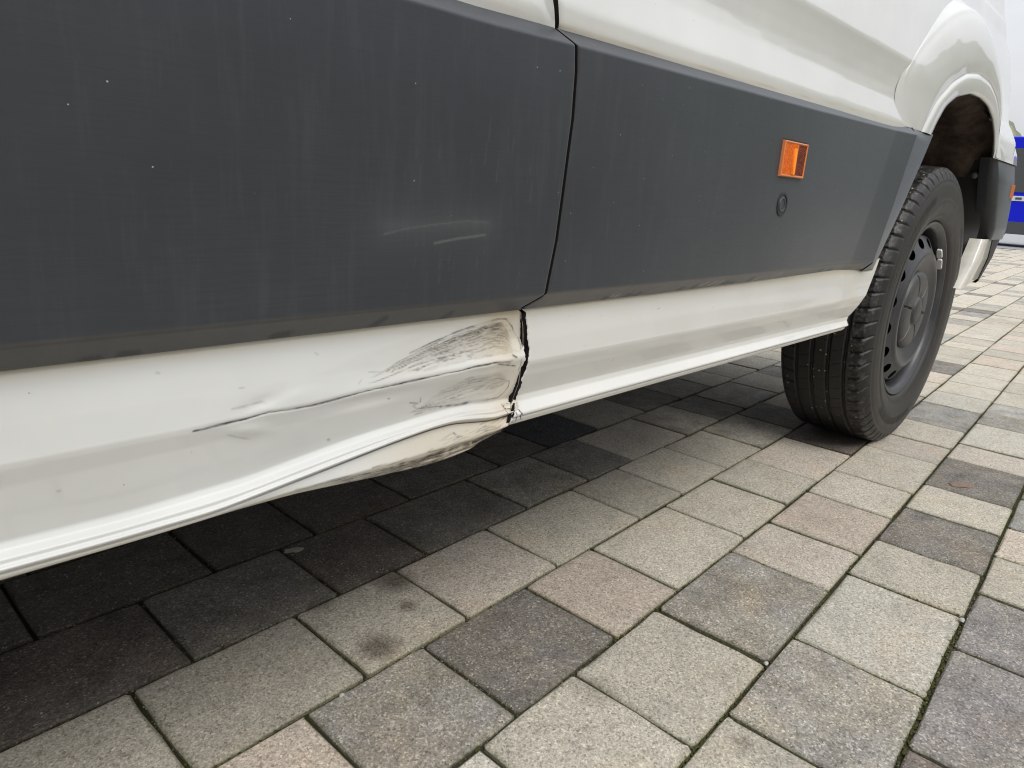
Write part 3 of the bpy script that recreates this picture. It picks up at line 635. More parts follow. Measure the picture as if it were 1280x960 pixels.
# ---- mouldings
NICK_L = [[(0.2146, 0.4825), (0.2249, 0.4833)], [(0.2956, 0.4819), (0.3029, 0.4875)], [(0.3651, 0.4811), (0.3714, 0.4857)], [(0.1014, 0.4804), (0.1074, 0.4803)], [(0.1201, 0.4815), (0.1276, 0.4812)]]
NICK_R = [[(0.7345, 0.4832), (0.7418, 0.4859)], [(0.7649, 0.4839), (0.7728, 0.4863)], [(0.8427, 0.4847), (0.8562, 0.4874)], [(0.8646, 0.4842), (0.8714, 0.486)], [(0.9147, 0.4864), (0.9243, 0.4893)], [(1.1708, 0.4885), (1.1889, 0.4901)], [(1.2169, 0.4881), (1.2324, 0.489)], [(0.6214, 0.4807), (0.6334, 0.4849)], [(0.64, 0.4802), (0.6509, 0.4846)], [(0.586, 0.4824), (0.5924, 0.4835)]]
NICK_W = [[(0.7814, 0.4858), (0.7976, 0.4905)], [(0.8035, 0.4853), (0.8199, 0.4911)], [(0.8219, 0.4842), (0.836, 0.4912)], [(0.993, 0.486), (1.0141, 0.4934)], [(0.9341, 0.4847), (0.9467, 0.4878)], [(0.5951, 0.4833), (0.5999, 0.4862)], [(0.6057, 0.4839), (0.6107, 0.4864)]]
def top_z(x): return float(np.interp(x, [-.9, .387, .506, .973, 1.325, 1.55], [.7225, .7235, .7265, .734, .7425, .7445]))
def mould_prof(x):
    t = top_z(x); b = float(np.interp(x, [0, .7, 1.27, 1.5], [.4795, .4815, .4858, .482]))
    return [(b+.006, .450), (b, .4445), (b, .4375), (b+.0150, .4240), (b+.0165, .4232), (.60, .4222), (t-.0142, .4230), (t-.0128, .4238), (t-.0005, .4385), (t, .4395), (t-.001, .448)]
def mould_wear(x, z):
    s = np.zeros(x.shape); w = np.zeros(x.shape)
    for pl in NICK_L+NICK_R: s = np.maximum(s, np.clip(2.4-1.5*seg_dist(x, z, pl)/(.0026*(1+.35*np.sin(x*2600+z*1900))), 0, 1))
    for pl in NICK_W: w = np.maximum(w, 1.0*np.clip(1.4-seg_dist(x, z, pl)/.0010, 0, 1))
    for pl, a in (([(0.2966, 0.5525), (0.3144, 0.5562), (0.3409, 0.5593), (0.3735, 0.5623), (0.4, 0.5619)], .22), ([(0.3434, 0.5453), (0.3658, 0.5485), (0.3971, 0.5515)], .32)):
        w = np.maximum(w, a*np.clip(1.2-seg_dist(x, z, pl)/.0013, 0, 1))
    w = np.maximum(w, .12*np.exp(-seg_dist(x, z, [(0.30, 0.558), (0.40, 0.560)])/.012))
    r = np.random.default_rng(21)
    for _ in range(80):
        x0 = r.choice([r.uniform(.30, .48), r.uniform(.10, 1.3)]); z0 = r.uniform(.50, .64); L = r.uniform(.002, .014); a = r.uniform(.03, .10)*(1 if .29 < x0 < .49 else .35); b = (abs(x-x0) < .003) & (abs(z-z0) < L)
        if b.any(): w[b] = np.maximum(w[b], a*np.clip(1.2-np.abs(x[b]-x0-(z[b]-z0)*.05)/.0007, 0, 1))
    d = (.35+.50*(x > .48))*np.clip((.4985-z)/.002, 0, 1) + .10*np.exp(-((x-gapx(z))/.006)**2) + .12*np.clip((x-.9)/.3, 0, 1)*np.clip((.62-z)/.1, 0, 1)  # dirt on the lower bevel also stands in for the brown ground reflected there
    return {'scratch_and_shade': s, 'white': np.clip(w, 0, 1), 'dirt': np.clip(d, 0, 1)}
us3 = np.concatenate([np.linspace(0, .68, 40)[:-1], np.linspace(.68, 1, 300)])
sheet('door_moulding', mould_prof, lambda z: DX0+0*z, lambda z: gapx(z)-.0030, 0, 260, PLASTIC, .0008, (True, True), None, mould_wear, us=us3, parent=door, thick=.018)
def me_end(z): return np.interp(z, [.45, .482, .744, .78], [1.358, 1.375, 1.489, 1.506])
def mould_bend(X, Z):
    e = me_end(Z); return .0040*sstep(-.50, -.12, X-e)-.0085*np.clip((X-e+.100)/.100, 0, 1)**1.25+.0018*sstep(-.005, 0, X-e)
sheet('side_moulding', mould_prof, lambda z: gapx(z)+.0030, me_end, 420, 230, PLASTIC, .0008, (True, False), mould_bend, mould_wear, thick=.018)
# angled end flange of that moulding round the wheel opening
V = []; zs = np.linspace(.4800, .7452, 60)
fx = lambda z: float(np.interp(z, [.48, .52, .60, .686, .7452], [1.445, 1.480, 1.548, 1.612, 1.652]))
for z in zs:
    a = float(me_end(z))-.0012; b = fx(z); y0 = .4232-.003+.0045
    yb = .4372 if .484 < z < .741 else .4395
    y0 = float(np.interp(z, [.480, .4965, .729, .7452], [.4345, .4206, .4206, .4350]))
    for t, yy in ((0, y0), (.10, y0+.0012), (.5, y0+(.4372-y0)*.5), (.95, .4372), (1, .4392), (1.01, .455), (1.0, .48)):
        V.append((a+(b-a)*t, max(yy, y0-.001), z))
Vf = np.array(V).reshape(60, 7, 3); lo_ = Vf[0:1].copy(); lo_[:, :, 1] = .449; hi_ = Vf[-1:].copy(); hi_[:, :, 1] = .449; lo_[:, :, 2] -= .0005; hi_[:, :, 2] += .0002
part('moulding_flange', np.concatenate([lo_, Vf, hi_]).reshape(-1, 3), grid_faces(62, 7), PLASTIC_P, True)

# ---- body side with the wheel arch
def lean(z): return np.interp(z, [.845, .90, .95, 1.0, 1.08, 1.2, 1.6, 2.3], [0, .020, .034, .048, .072, .095, .14, .22])
def body_y(x, z):
    y = np.interp(z, [.700, .722, .728, .745, .764, .782, .797, .815, .832, .845, .850, .90, 1.0, 1.2, 1.6, 2.3], [.446, .4400, .4362, .4352, .4390, .4425, .4437, .4425, .4402, .4375, .4380, .4445, .455, .480, .53, .66])
    k = sstep(1.5, 2.2, x); top = np.interp(z, [.70, .79, .80, .83, .845], [.432, .434, .437, .452, .462])
    return y*(1-k)+k*(np.where(z < .845, top, .462)+lean(z)*.9)
nx, nzz = 240, 230
xs = np.linspace(0, 1, nx); z_ = np.concatenate([np.linspace(.705, 1.12, 190), np.linspace(1.13, 2.3, 40)])
ZZ = np.tile(z_[None, :], (nx, 1)); XC = 2.43+.08*np.clip((ZZ-.85)/.1, 0, 1)-.65*np.clip(ZZ-1.03, 0, .3); XX = gapx(ZZ)+.0030 + (XC+.10-gapx(ZZ))*xs[:, None]
YY = body_y(XX, ZZ)
ke = np.hanning(7); ke /= ke.sum()
Yp = np.pad(YY, ((0, 0), (3, 3)), 'edge'); YY = sum(ke[i]*Yp[:, i:i+nzz] for i in range(7))
# rear corner turns in
rc = np.clip((XX-XC)/.10, 0, 1); YY = YY+.10*(1-np.sqrt(np.clip(1-rc**2, 0, 1)))
HOLE = [(1.60, .60), (1.60, .77), (1.66, .82), (1.74, .862), (1.85, .88), (1.98, .885), (2.07, .865), (2.14, .83), (2.19, .79), (2.22, .74), (2.25, .60)]
F = grid_faces(nx, nzz); cx = XX.ravel()[F].mean(1); cz = ZZ.ravel()[F].mean(1)
keep = ~inside(cx, cz, HOLE) & ~((cx > 1.58) & (cz < .75))
Pb = np.stack([XX, YY, ZZ], -1)
e0 = Pb[0].copy(); e0[:, 1] += .03; off = nx*nzz
V = np.concatenate([Pb.reshape(-1, 3), e0]); F2 = np.stack([np.arange(nzz-1)+off, np.arange(nzz-1), np.arange(1, nzz), np.arange(1, nzz)+off], -1)
zz_ = V[:, 2]; dd2 = .75*np.exp(-np.abs(zz_-np.interp(V[:, 0], [.387, .506, .973, 1.325, 1.55], [.7235, .7265, .734, .7425, .7445])-.001)/.0013)+.15*np.exp(-np.abs(zz_-.730)/.006)
bs = part('body_side', V, np.concatenate([F[keep], F2]), [PAINT, DARKGAP], attrs={'dirt': dd2, 'scratch_and_shade': .5*np.clip(dd2-.45, 0, 1)})  # seam dirt plus a dark line painted as the recess shadow
bs.data.polygons.foreach_set('material_index', [0]*int(keep.sum())+[1]*len(F2))  # end return coloured near black for the shade in the gap

def resample(pts, n, sm=6):
    P = np.array(pts, float); d = np.r_[0, np.cumsum(np.linalg.norm(np.diff(P, axis=0), axis=1))]
    s = np.linspace(0, d[-1], n); Q = np.stack([np.interp(s, d, P[:, k]) for k in range(3)], 1)
    k = np.hanning(2*sm+3); k /= k.sum(); h = len(k)//2
    E = np.concatenate([2*Q[0]-Q[1:h+1][::-1], Q, 2*Q[-1]-Q[-h-1:-1][::-1]])
    return np.stack([np.convolve(E[:, c], k, 'valid') for c in range(3)], 1)
ys = lambda x, z: float(body_y(np.array(x), np.array(z)))
Sx = [(1.405, .7425), (1.378, .783), (1.388, .812), (1.406, .842), (1.486, .893), (1.552, .943), (1.615, .980), (1.70, 1.010), (1.79, 1.030), (1.90, 1.030), (2.02, 1.008), (2.12, .965), (2.20, .91), (2.27, .84), (2.30, .78), (2.32, .7425)]
S_ = [(x, ys(x, z)+.0006, z) for x, z in Sx]
def at(x425, z425, Y): k = Y/.425; return (x425*k, Y, .591+(z425-.591)*k)
F_ = [(1.478, .4345, .7425), (1.430, .4375, .785), (1.400, .4405, .808), at(1.377, .836, .4360), at(1.43, .878, .441), at(1.51, .925, .442), at(1.582, .958, .443), at(1.65, .977, .442), at(1.714, .986, .441), at(1.799, .985, .440), at(1.884, .968, .438), at(1.978, .94, .436), at(2.05, .908, .434), at(2.121, .862, .432), (2.19, .431, .80), (2.215, .4315, .7425)]
A_ = [(1.553, .4330, .7425), (1.575, .4325, .769), (1.612, .4325, .807), (1.694, .4325, .852), (1.78, .432, .881), (1.876, .432, .895), (1.985, .432, .893), (2.075, .432, .873), (2.147, .432, .841), (2.195, .432, .799), (2.232, .432, .7425)]
R1_ = [(1.634, .4365, .7425), (1.650, .4365, .765), (1.690, .4365, .803), (1.755, .4365, .830), (1.865, .4360, .851), (1.960, .4360, .853), (2.040, .436, .845), (2.110, .436, .826), (2.165, .436, .795), (2.195, .436, .765), (2.212, .436, .7425)]
R0_ = [(1.638, .455, .7425), (1.654, .455, .765), (1.694, .455, .801), (1.760, .455, .829), (1.870, .454, .850), (1.950, .449, .855), (2.045, .447, .850), (2.125, .446, .829), (2.190, .446, .795), (2.218, .446, .765), (2.236, .446, .7425)]
NA = 260
rails = [resample(q, NA, 11) for q in (S_, F_, A_, R1_, R0_)]
Srl, Frl, Arl, R1rl, R0rl = rails
def lerp(a, b, t, dy=0): q = a+(b-a)*t; q = q.copy(); q[:, 1] += dy; return q
tt = np.linspace(0, 1, NA); bulge = (np.sin(np.clip(tt*1.15, 0, 1)*PI)**.7)
Rw = [Srl, lerp(Srl, Frl, .5), lerp(Srl, Frl, .88), lerp(Frl, Arl, .02), lerp(Frl, Arl, .06)]
for t in np.linspace(.12, .84, 9):
    q = lerp(Frl, Arl, t); q[:, 1] -= bulge*.007*math.sin(PI*t)**.8; Rw.append(q)
Rw += [lerp(Frl, Arl, .94), lerp(Frl, Arl, .985, .0006), lerp(Arl, R1rl, .0, .0036), lerp(Arl, R1rl, .05, .0034), lerp(Arl, R1rl, .12, -.0024), lerp(Arl, R1rl, .5, -.0030), lerp(Arl, R1rl, .85, -.0018), lerp(R1rl, R0rl, .0, .0005), lerp(R1rl, R0rl, .25, .0010), lerp(R1rl, R0rl, 1.0)]
q = R0rl.copy(); q[:, 1] += .006; q[:, 0] += (q[:, 0]-1.96)*.09; q[:, 2] += (q[:, 2]-.36)*.09; Rw.append(q)
P = np.stack(Rw, 1)
arch = part('wheel_arch', P.reshape(-1, 3), grid_faces(NA, P.shape[1], flip=True), PAINT_PLAIN)
ss = arch.modifiers.new('smooth', 'SUBSURF'); ss.levels = 1; ss.render_levels = 1

DIRTYP = simple('sprayed_white_paint', (0.46, 0.44, 0.39), .4, coat=.6, noise=.15, scale=25)
# ---- behind the wheel: rear moulding, marker, bumper corner, white valance
def plate(name, rows, mat, n=24, parent=None, smooth=True, label=None):
    P = np.stack([resample(r, n, 1) for r in rows], 1); return part(name, P.reshape(-1, 3), grid_faces(n, P.shape[1], flip=True), mat, smooth, parent, label=label)
lz = [.7455, .69, .62, .56, .528]
def col_(xs_, ysv): return [(x, y, z) for x, y, z in zip(xs_, ysv, lz)]
plate('rear_moulding', [col_([2.262, 2.290, 2.345, 2.400, 2.425], [.475]*5), col_([2.262, 2.290, 2.345, 2.400, 2.425], [.455]*5), col_([2.262, 2.290, 2.345, 2.400, 2.425], [.445]*5), col_([2.272, 2.298, 2.352, 2.41, 2.438], [.436, .432, .431, .432, .437]), col_([2.284, 2.310, 2.365, 2.425, 2.450], [.438, .4275, .426, .428, .437]),
       col_([2.40, 2.42, 2.45, 2.51, 2.54], [.438, .427, .426, .427, .437]), col_([2.50, 2.52, 2.55, 2.58, 2.60], [.438, .429, .428, .430, .437]), col_([2.555, 2.575, 2.60, 2.63, 2.645], [.445, .437, .437, .440, .445]), col_([2.58, 2.60, 2.63, 2.65, 2.66], [.48]*5), col_([2.585, 2.605, 2.635, 2.655, 2.665], [.62]*5)], PLASTIC_P, 60)
plate('rear_shoulder', [[(2.20, .434, .740), (2.20, .434, .77), (2.21, .436, .80), (2.24, .456, .835)], [(2.26, .433, .740), (2.26, .433, .77), (2.26, .4355, .802), (2.26, .456, .835)], [(2.44, .433, .740), (2.44, .434, .765), (2.43, .438, .794), (2.40, .46, .82)],
                        [(2.52, .434, .740), (2.515, .437, .765), (2.49, .444, .790), (2.44, .47, .81)], [(2.56, .447, .740), (2.55, .452, .765), (2.52, .46, .785), (2.45, .48, .80)], [(2.575, .50, .740), (2.57, .50, .765), (2.53, .50, .785), (2.46, .50, .80)]], PAINT_PLAIN, 24)
plate('rear_lower_panel', [[(2.36, .475, .530), (2.31, .475, .465), (2.238, .475, .395)], [(2.362, .447, .530), (2.312, .445, .465), (2.240, .449, .395)], [(2.366, .440, .530), (2.316, .439, .465), (2.246, .443, .395)], [(2.41, .440, .530), (2.385, .4385, .47), (2.33, .443, .405)], [(2.470, .440, .530), (2.462, .4385, .475), (2.425, .443, .415)], [(2.474, .45, .530), (2.466, .448, .475), (2.43, .45, .415)]], DIRTYP, 30, label='white panel low behind the wheel')
plate('bumper_corner', [[(2.473, .4385, .532), (2.466, .4365, .475), (2.427, .4425, .412)], [(2.54, .437, .532), (2.525, .437, .478), (2.435, .4415, .408)], [(2.60, .442, .532), (2.56, .445, .47), (2.45, .45, .400)], [(2.61, .60, .532), (2.57, .60, .47), (2.46, .60, .400)]], BLACK, 24)
AMB = M('amber_lens')
pa = AMB.pos(); pr = AMB.voro(AMB.pos((1, 1, 1)), 420)
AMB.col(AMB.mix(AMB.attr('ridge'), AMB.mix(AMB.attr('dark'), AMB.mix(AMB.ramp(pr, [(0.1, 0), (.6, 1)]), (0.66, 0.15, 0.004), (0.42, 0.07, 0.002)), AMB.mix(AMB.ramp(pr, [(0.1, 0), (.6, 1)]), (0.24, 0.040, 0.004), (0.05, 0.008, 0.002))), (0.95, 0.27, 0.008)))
AMB.set(Roughness=0.5, Coat_Weight=0.06, Coat_Roughness=0.1, Specular_IOR_Level=0.12); AMB.bump(pr, .25, .0008)
AMBR = M('amber_rim'); AMBR.col(AMBR.mix(AMBR.noise(AMBR.pos(), 120, 4), (0.60, 0.22, 0.08), (0.45, 0.13, 0.04))); AMBR.set(Roughness=.35, Coat_Weight=.1, Specular_IOR_Level=.35)
def lamp(x0, x1, z0, z1, y):
    # moulded amber body: raised rim, sunken prismatic field, bright ridge down the middle
    def st(w, n): return np.concatenate([[0, .0008, .0018, .0027, .0034], np.linspace(.0042, w-.0042, n), w-np.array([.0034, .0027, .0018, .0008, 0])])
    big = (x1-x0) > .04
    A_, B_ = st(x1-x0, 26), st(z1-z0, 22) if big else st(z1-z0, 16)
    if not big: A_ = np.linspace(0, x1-x0, 8)
    V = []; D = []; G = []; rimd = {0: 0, 1: -.0052, 2: -.0060, 3: -.0058, 4: -.0050}
    for i, a_ in enumerate(A_):
        for j, b_ in enumerate(B_):
            k = min(i, len(A_)-1-i, j, len(B_)-1-j); u = a_/(x1-x0); w = b_/(z1-z0)
            if k < 5: d = rimd[k] if big else rimd[min(k*2, 3)]
            else:
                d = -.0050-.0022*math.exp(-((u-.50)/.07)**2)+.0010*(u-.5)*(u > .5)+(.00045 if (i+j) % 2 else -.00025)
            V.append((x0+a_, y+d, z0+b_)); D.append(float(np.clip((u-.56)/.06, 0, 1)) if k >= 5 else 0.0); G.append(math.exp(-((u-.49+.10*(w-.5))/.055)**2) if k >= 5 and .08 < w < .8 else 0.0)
    F = grid_faces(len(A_), len(B_)); o = part('side_marker_lamp', V, F, [AMB.m, AMBR.m], False, attrs={'dark': D, 'ridge': G})
    n_ = len(B_); mi = [0 if min(f[0]//n_, len(A_)-2-f[0]//n_, f[0] % n_, n_-2-f[0] % n_) >= (4 if big else 1) else 1 for f in F]
    o.data.polygons.foreach_set('material_index', mi); return o
lp = lamp(.9275, 1.0035, .6265, .6735, .4245)
# thin black strips drawn as the recess's shadow line round the lamp
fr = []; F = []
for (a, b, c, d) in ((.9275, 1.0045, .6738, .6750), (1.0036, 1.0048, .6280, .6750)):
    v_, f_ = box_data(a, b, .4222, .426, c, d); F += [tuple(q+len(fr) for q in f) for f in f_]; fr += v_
part('lamp_shadow_line', fr, F, BLACK, False, parent=None)
lamp(2.497, 2.513, .648, .686, .4285)
def ring_obj(name, cx_, cz_, prof, mat, n=48, parent=None, ybase=.4225):
    V = []; 
    for i in range(n):
        a = i/n*2*PI
        for r, y in prof: V.append((cx_+r*math.cos(a), ybase-y, cz_+r*math.sin(a)))
    return part(name, V, grid_faces(n, len(prof), True), mat, True, parent)
ring_obj('jack_plug', .9555, .5905, [(.0148, -.001), (.0146, .0006), (.0132, .0008), (.0125, -.003), (.0102, -.003), (.0098, .0012), (.0082, .0014), (.0074, -.001), (.0, -.0012)], PLASTIC_P)
ring_obj('plug_shade_ring', .9555, .5905, [(.0156, .0012), (.0129, .0013)], BLACK)  # flat black ring painted in for the shading round the plug's edge

# ---- arch liner, black flap with clips, floor, far side and ends
LIN = M('arch_liner'); pl_ = LIN.pos(); LIN.col(LIN.mix(LIN.ramp(LIN.noise(pl_, 9, 5, .7), [(.4, 0), (.7, 1)]), (0.040, 0.028, 0.024), (0.15, 0.11, 0.085))); LIN.set(Roughness=.9, Specular_IOR_Level=.2); LIN.bump(LIN.noise(pl_, 60, 4), .5, .003)
V = []; na, nb = 70, 14
for i in range(na):
    a = R(6)+i/(na-1)*R(166)
    for j in range(nb):
        t = j/(nb-1); y = .456+t*.361; rr_ = .522-.034*min(1, t*7)+.006*math.sin(a*14)*sstep(0, .1, np.array(t))+(.006 if j in (4, 5, 9, 10) else 0)
        x = 1.960+math.cos(a)*rr_*(1.0 if a < PI/2 else .985); z = .368+math.sin(a)*rr_
        V.append((x, y, z))
part('arch_liner', V, grid_faces(na, nb), LIN.m)
cap_ = [(1.965+math.cos(a)*.50, .815, .36+math.sin(a)*.50) for a in np.linspace(-.2, PI+.2, 40)]
part('liner_back', cap_, [tuple(range(40))], LIN.m, False)
plate('mud_flap', [[(2.285, .462, .74), (2.335, .462, .66), (2.385, .462, .56), (2.375, .462, .50)], [(2.29, .52, .74), (2.335, .52, .66), (2.36, .52, .56), (2.33, .52, .47)], [(2.29, .60, .74), (2.33, .60, .66), (2.35, .60, .56), (2.31, .60, .46)]], BLACK, 30)
plate('flap_tab', [[(2.405, .447, .56), (2.435, .447, .515), (2.42, .447, .487)], [(2.44, .444, .56), (2.455, .444, .53), (2.445, .444, .492)]], BLACK, 16)
CLIP = simple('clip_plastic', (0.10, 0.095, 0.09), .45)
for cx_, cy_, cz_ in ((2.29, .452, .735), (2.30, .485, .700), (2.325, .495, .540)):
    bm = bmesh.new(); bmesh.ops.create_uvsphere(bm, u_segments=14, v_segments=8, radius=.009); 
    v_ = [(cx_-.008+q.co.x*.5, cy_+q.co.y, cz_+q.co.z) for q in bm.verts]; f_ = [tuple(q.index for q in f.verts) for f in bm.faces]; bm.free()
    part('clip', v_, f_, CLIP)
def pbox(name, b, mat, parent=None, label=None):
    v, f = box_data(*b); return part(name, v, f, mat, False, parent, label=label)
UND = simple('underbody', (0.02, 0.019, 0.018), .85)
for b in ((-3.0, 1.33, .475, 2.35, .40, .47), (1.33, 2.58, .82, 2.0, .42, .50), (2.30, 2.58, .50, 2.35, .44, .50)): pbox('floor_pan', b, UND)
pbox('cargo_body', (-3.0, 2.48, .70, 2.30, .86, 2.30), PAINT_PLAIN)
pbox('far_side', (-3.0, 2.56, 2.36, 2.40, .36, .90), PAINT_PLAIN)
pbox('tail_face', (2.50, 2.565, .53, 2.36, .44, .90), PAINT_PLAIN)
pbox('front_side', (-3.0, -.907, .437, .50, .36, .90), PAINT_PLAIN)
pbox('front_face', (-3.06, -3.001, .437, 2.40, .36, .90), PAINT_PLAIN)
P = [(-3.0, .49, .901), (-.907, .49, .901), (-.907, .66, 2.30), (-3.0, .66, 2.30)]
part('front_upper', P, [(0, 1, 2, 3)], PAINT_PLAIN, False)
pbox('roof', (-3.0, 2.40, .655, 2.34, 2.301, 2.36), PAINT_PLAIN)
# ------------------------------------------------------------------ wheel: tyre, steel rim, balance weight
RUBM = M('tyre_rubber'); pr_ = RUBM.pos(obj=True)
dust = RUBM.ramp(RUBM.noise(pr_, 7, 5, .65), [(.38, 0), (.75, 1)])
c_ = RUBM.mix(dust, (0.006, 0.0058, 0.0058), (0.019, 0.018, 0.017))
c_ = RUBM.mix(RUBM.math('MULTIPLY', RUBM.attr('shoulder'), RUBM.ramp(RUBM.noise(pr_, 70, 4, .7), [(.48, 0), (.75, .75)])), c_, (0.12, 0.115, 0.108))
c_ = RUBM.mix(RUBM.math('MULTIPLY', RUBM.attr('wall'), RUBM.ramp(RUBM.noise(pr_, 4, 4, .6), [(.35, .15), (.7, .8)])), c_, (0.027, 0.024, 0.022))
vv = RUBM.voro(pr_, 75); sp_ = RUBM.n('ShaderNodeSeparateColor'); RUBM.l(RUBM.voro(pr_, 75, 'Color'), sp_.inputs[0])
c_ = RUBM.mix(RUBM.math('MULTIPLY', RUBM.math('MULTIPLY', RUBM.math('LESS_THAN', vv, .16), RUBM.math('GREATER_THAN', sp_.outputs[1], .84)), RUBM.attr('tread')), c_, (0.28, 0.26, 0.18))
RUBM.col(c_); RUBM.set(Specular_IOR_Level=.45); RUBM.rough(RUBM.math('ADD', RUBM.math('MULTIPLY', dust, .2), .42)); RUBM.bump(RUBM.noise(pr_, 500, 4, .6), .25, .0006)
RIMM = M('steel_wheel_paint'); pq = RIMM.pos(obj=True)
dd_ = RIMM.ramp(RIMM.noise(pq, 14, 5, .65), [(.4, 0), (.75, 1)])
RIMM.col(RIMM.mix(RIMM.math('MULTIPLY', dd_, .45), (0.030, 0.032, 0.038), (0.068, 0.059, 0.052))); RIMM.set(Specular_IOR_Level=.5, Metallic=.15); RIMM.rough(RIMM.math('ADD', RIMM.math('MULTIPLY', dd_, .2), .30)); RIMM.bump(RIMM.noise(pq, 250, 3), .06, .0005)
CAPM = M('hub_cap_plastic'); pq = CAPM.pos(obj=True)
CAPM.col(CAPM.mix(CAPM.ramp(CAPM.noise(pq, 22, 5, .65), [(.4, 0), (.75, .6)]), (0.030, 0.031, 0.034), (0.070, 0.061, 0.053))); CAPM.set(Roughness=.48)
NT = 1024
prof = [(-.080, .214), (-.092, .222), (-.104, .245), (-.110, .275), (-.1095, .300), (-.107, .322), (-.100, .338), (-.094, .3445)]
tread_l = np.linspace(-.088, .088, 100); tr = [(l, .3548-.0035*(abs(l)/.088)**2.2) for l in tread_l]
outer = [(.0905, .3490), (.093, .3470), (.0955, .3445), (.098, .3415), (.100, .3385), (.1022, .3345), (.1042, .3300), (.1060, .3250), (.1068, .3225), (.1064, .3190), (.1078, .3160), (.1095, .306), (.1100, .3010), (.1104, .2985), (.1108, .295), (.1111, .291), (.1112, .2875), (.1112, .284), (.1105, .2790), (.1116, .2775), (.1112, .268), (.1090, .256), (.1068, .247), (.1040, .2400), (.1048, .2380), (.1010, .2320), (.0965, .2270), (.092, .2245), (.086, .222)]
pf = np.array(prof+tr+outer); NP = len(pf); L, RR = pf[:, 0], pf[:, 1]
th = np.arange(NT)/NT*2*PI
TH, LL = np.meshgrid(th, L, indexing='ij'); RG = np.tile(RR, (NT, 1)).copy(); NPITCH = 64
for g, w in ((-.0555, .0042), (-.0185, .0048), (.0185, .0048), (.0555, .0042)):
    ww = .0006*np.sin(TH*NPITCH)
    RG -= .0072*np.clip(1.5-np.abs(LL-g-ww)/w*1.5+.0, 0, 1)
# raised ribs, bands and fine serration of the sidewall are in the profile below
# shoulder block cuts (chevrons) and sipes
ph = (TH*NPITCH/(2*PI)+np.where(LL > .088, (LL-.088)*16, (LL-.06)*4)+.35) % 1.0
TOPM = (np.tile(RR, (NT, 1)) > .328)
cut = TOPM*np.clip(1.5-np.abs(ph-.5)/.055, 0, 1)*sstep(.062, .066, LL)*(1-sstep(.1040, .1065, LL))
RG -= .0058*cut*(LL < .0885) + 0
Lout = LL-cut*.0040*(LL >= .0885)*(1-sstep(.103, .1065, LL)); RG -= cut*.0030*(LL >= .0885)*(1-sstep(.103, .1065, LL))
for k_ in (.17, .33, .67, .83):
    sp2 = np.clip(1.6-np.abs(((TH*NPITCH/(2*PI)+(LL-.06)*4+.35) % 1)-k_-.0)/.016, 0, 1)*((LL > .064) & (LL < .0905)); RG -= .0016*sp2
phi = (TH*NPITCH/(2*PI)-(LL+.06)*4) % 1.0
RG -= .005*np.clip(1.5-np.abs(phi-.5)/.05, 0, 1)*(LL < -.062)*(LL > -.094)
for lo, hi, sgn in ((-.05, -.024, 1), (-.013, .013, -1), (.024, .05, 1)):
    q_ = (TH*NPITCH/(2*PI)+sgn*(LL)*10) % 1.0; m_ = (LL > lo) & (LL < hi); RG -= .0022*np.clip(1.5-np.abs(q_-.5)/.022, 0, 1)*m_
WX, WY, WZ = 1.976, .461+.1116, .350
def squash(z): return np.where(z < -.340, -.340-(-.340-z)*.45, z)
ser = ((RR > .282)&(RR < .300)&(L > .1)).astype(float)[None, :]*.0005*np.sign(np.sin(TH*300))*((np.sin(TH*3+.6) > .1)); Lout = Lout+ser
X = RG*np.cos(TH); Z = squash(RG*np.sin(TH)); Y = -Lout
def wheel(at_x, at_y, flip, first=False):
    w = bpy.data.objects.new('wheel', wheel.rim); COL.objects.link(w); w.parent = van
    w.location = (at_x-1.0, at_y-1.4, WZ)
    if flip: w.rotation_euler = (0, 0, PI)
    for k, m_ in wheel.subs:
        if first or k in ('tyre', 'hub_cap'):
            o = bpy.data.objects.new(k, m_); COL.objects.link(o); o.parent = w
    return w
def raw(name, V, F, mat, smooth=True, attrs=None):
    o = mesh_obj(name, V, F, mat, None, smooth, attrs, link=False); me = o.data; bpy.data.objects.remove(o); return me
sh = ((LL > .064) & (LL < .100) & TOPM).astype(float)*np.clip(1-cut*2, 0, 1); wl = (LL > .1060) | (RG < .33); td = (LL > -.09) & (LL < .095)
tyre_me = raw('tyre', np.stack([X, Y, Z], -1).reshape(-1, 3), grid_faces(NT, NP, True, flip=True), RUBM.m, True, {'shoulder': sh.ravel(), 'wall': wl.ravel().astype(float), 'tread': td.ravel().astype(float)})
# rim: one revolved pressing; y measured outwards from the flange plane (Y .476)
OF = -(WY-.476)     # local y of the flange plane
def revolve(prof, n, mod=None, hole=None):
    V = np.zeros((n, len(prof), 3)); t = np.arange(n)/n*2*PI
    for j, (r, y) in enumerate(prof):
        yy = np.full(n, y) if mod is None else y+mod(t, r); V[:, j, 0] = r*np.cos(t); V[:, j, 2] = r*np.sin(t); V[:, j, 1] = OF-yy
    F = grid_faces(n, len(prof), True, flip=True)
    if hole is not None:
        R_ = np.array([p[0] for p in prof]); i = F[:, 0]//len(prof)
        a = F//len(prof); jj = F % len(prof); rm = R_[jj].mean(1); 
        tm = t[(F[:, 3]//len(prof)) % n]+PI/n; F = F[~hole(tm, rm)]
    return V.reshape(-1, 3), F
pr1 = [(.0, -.012), (.06, -.012), (.10, -.014), (.106, -.012), (.112, -.009), (.122, -.006), (.130, -.0015), (.137, .0015), (.143, .0022), (.149, .0005), (.1535, -.004)]
pr1 += [(r, -.004-(r-.1535)*.55) for r in np.linspace(.155, .187, 30)]
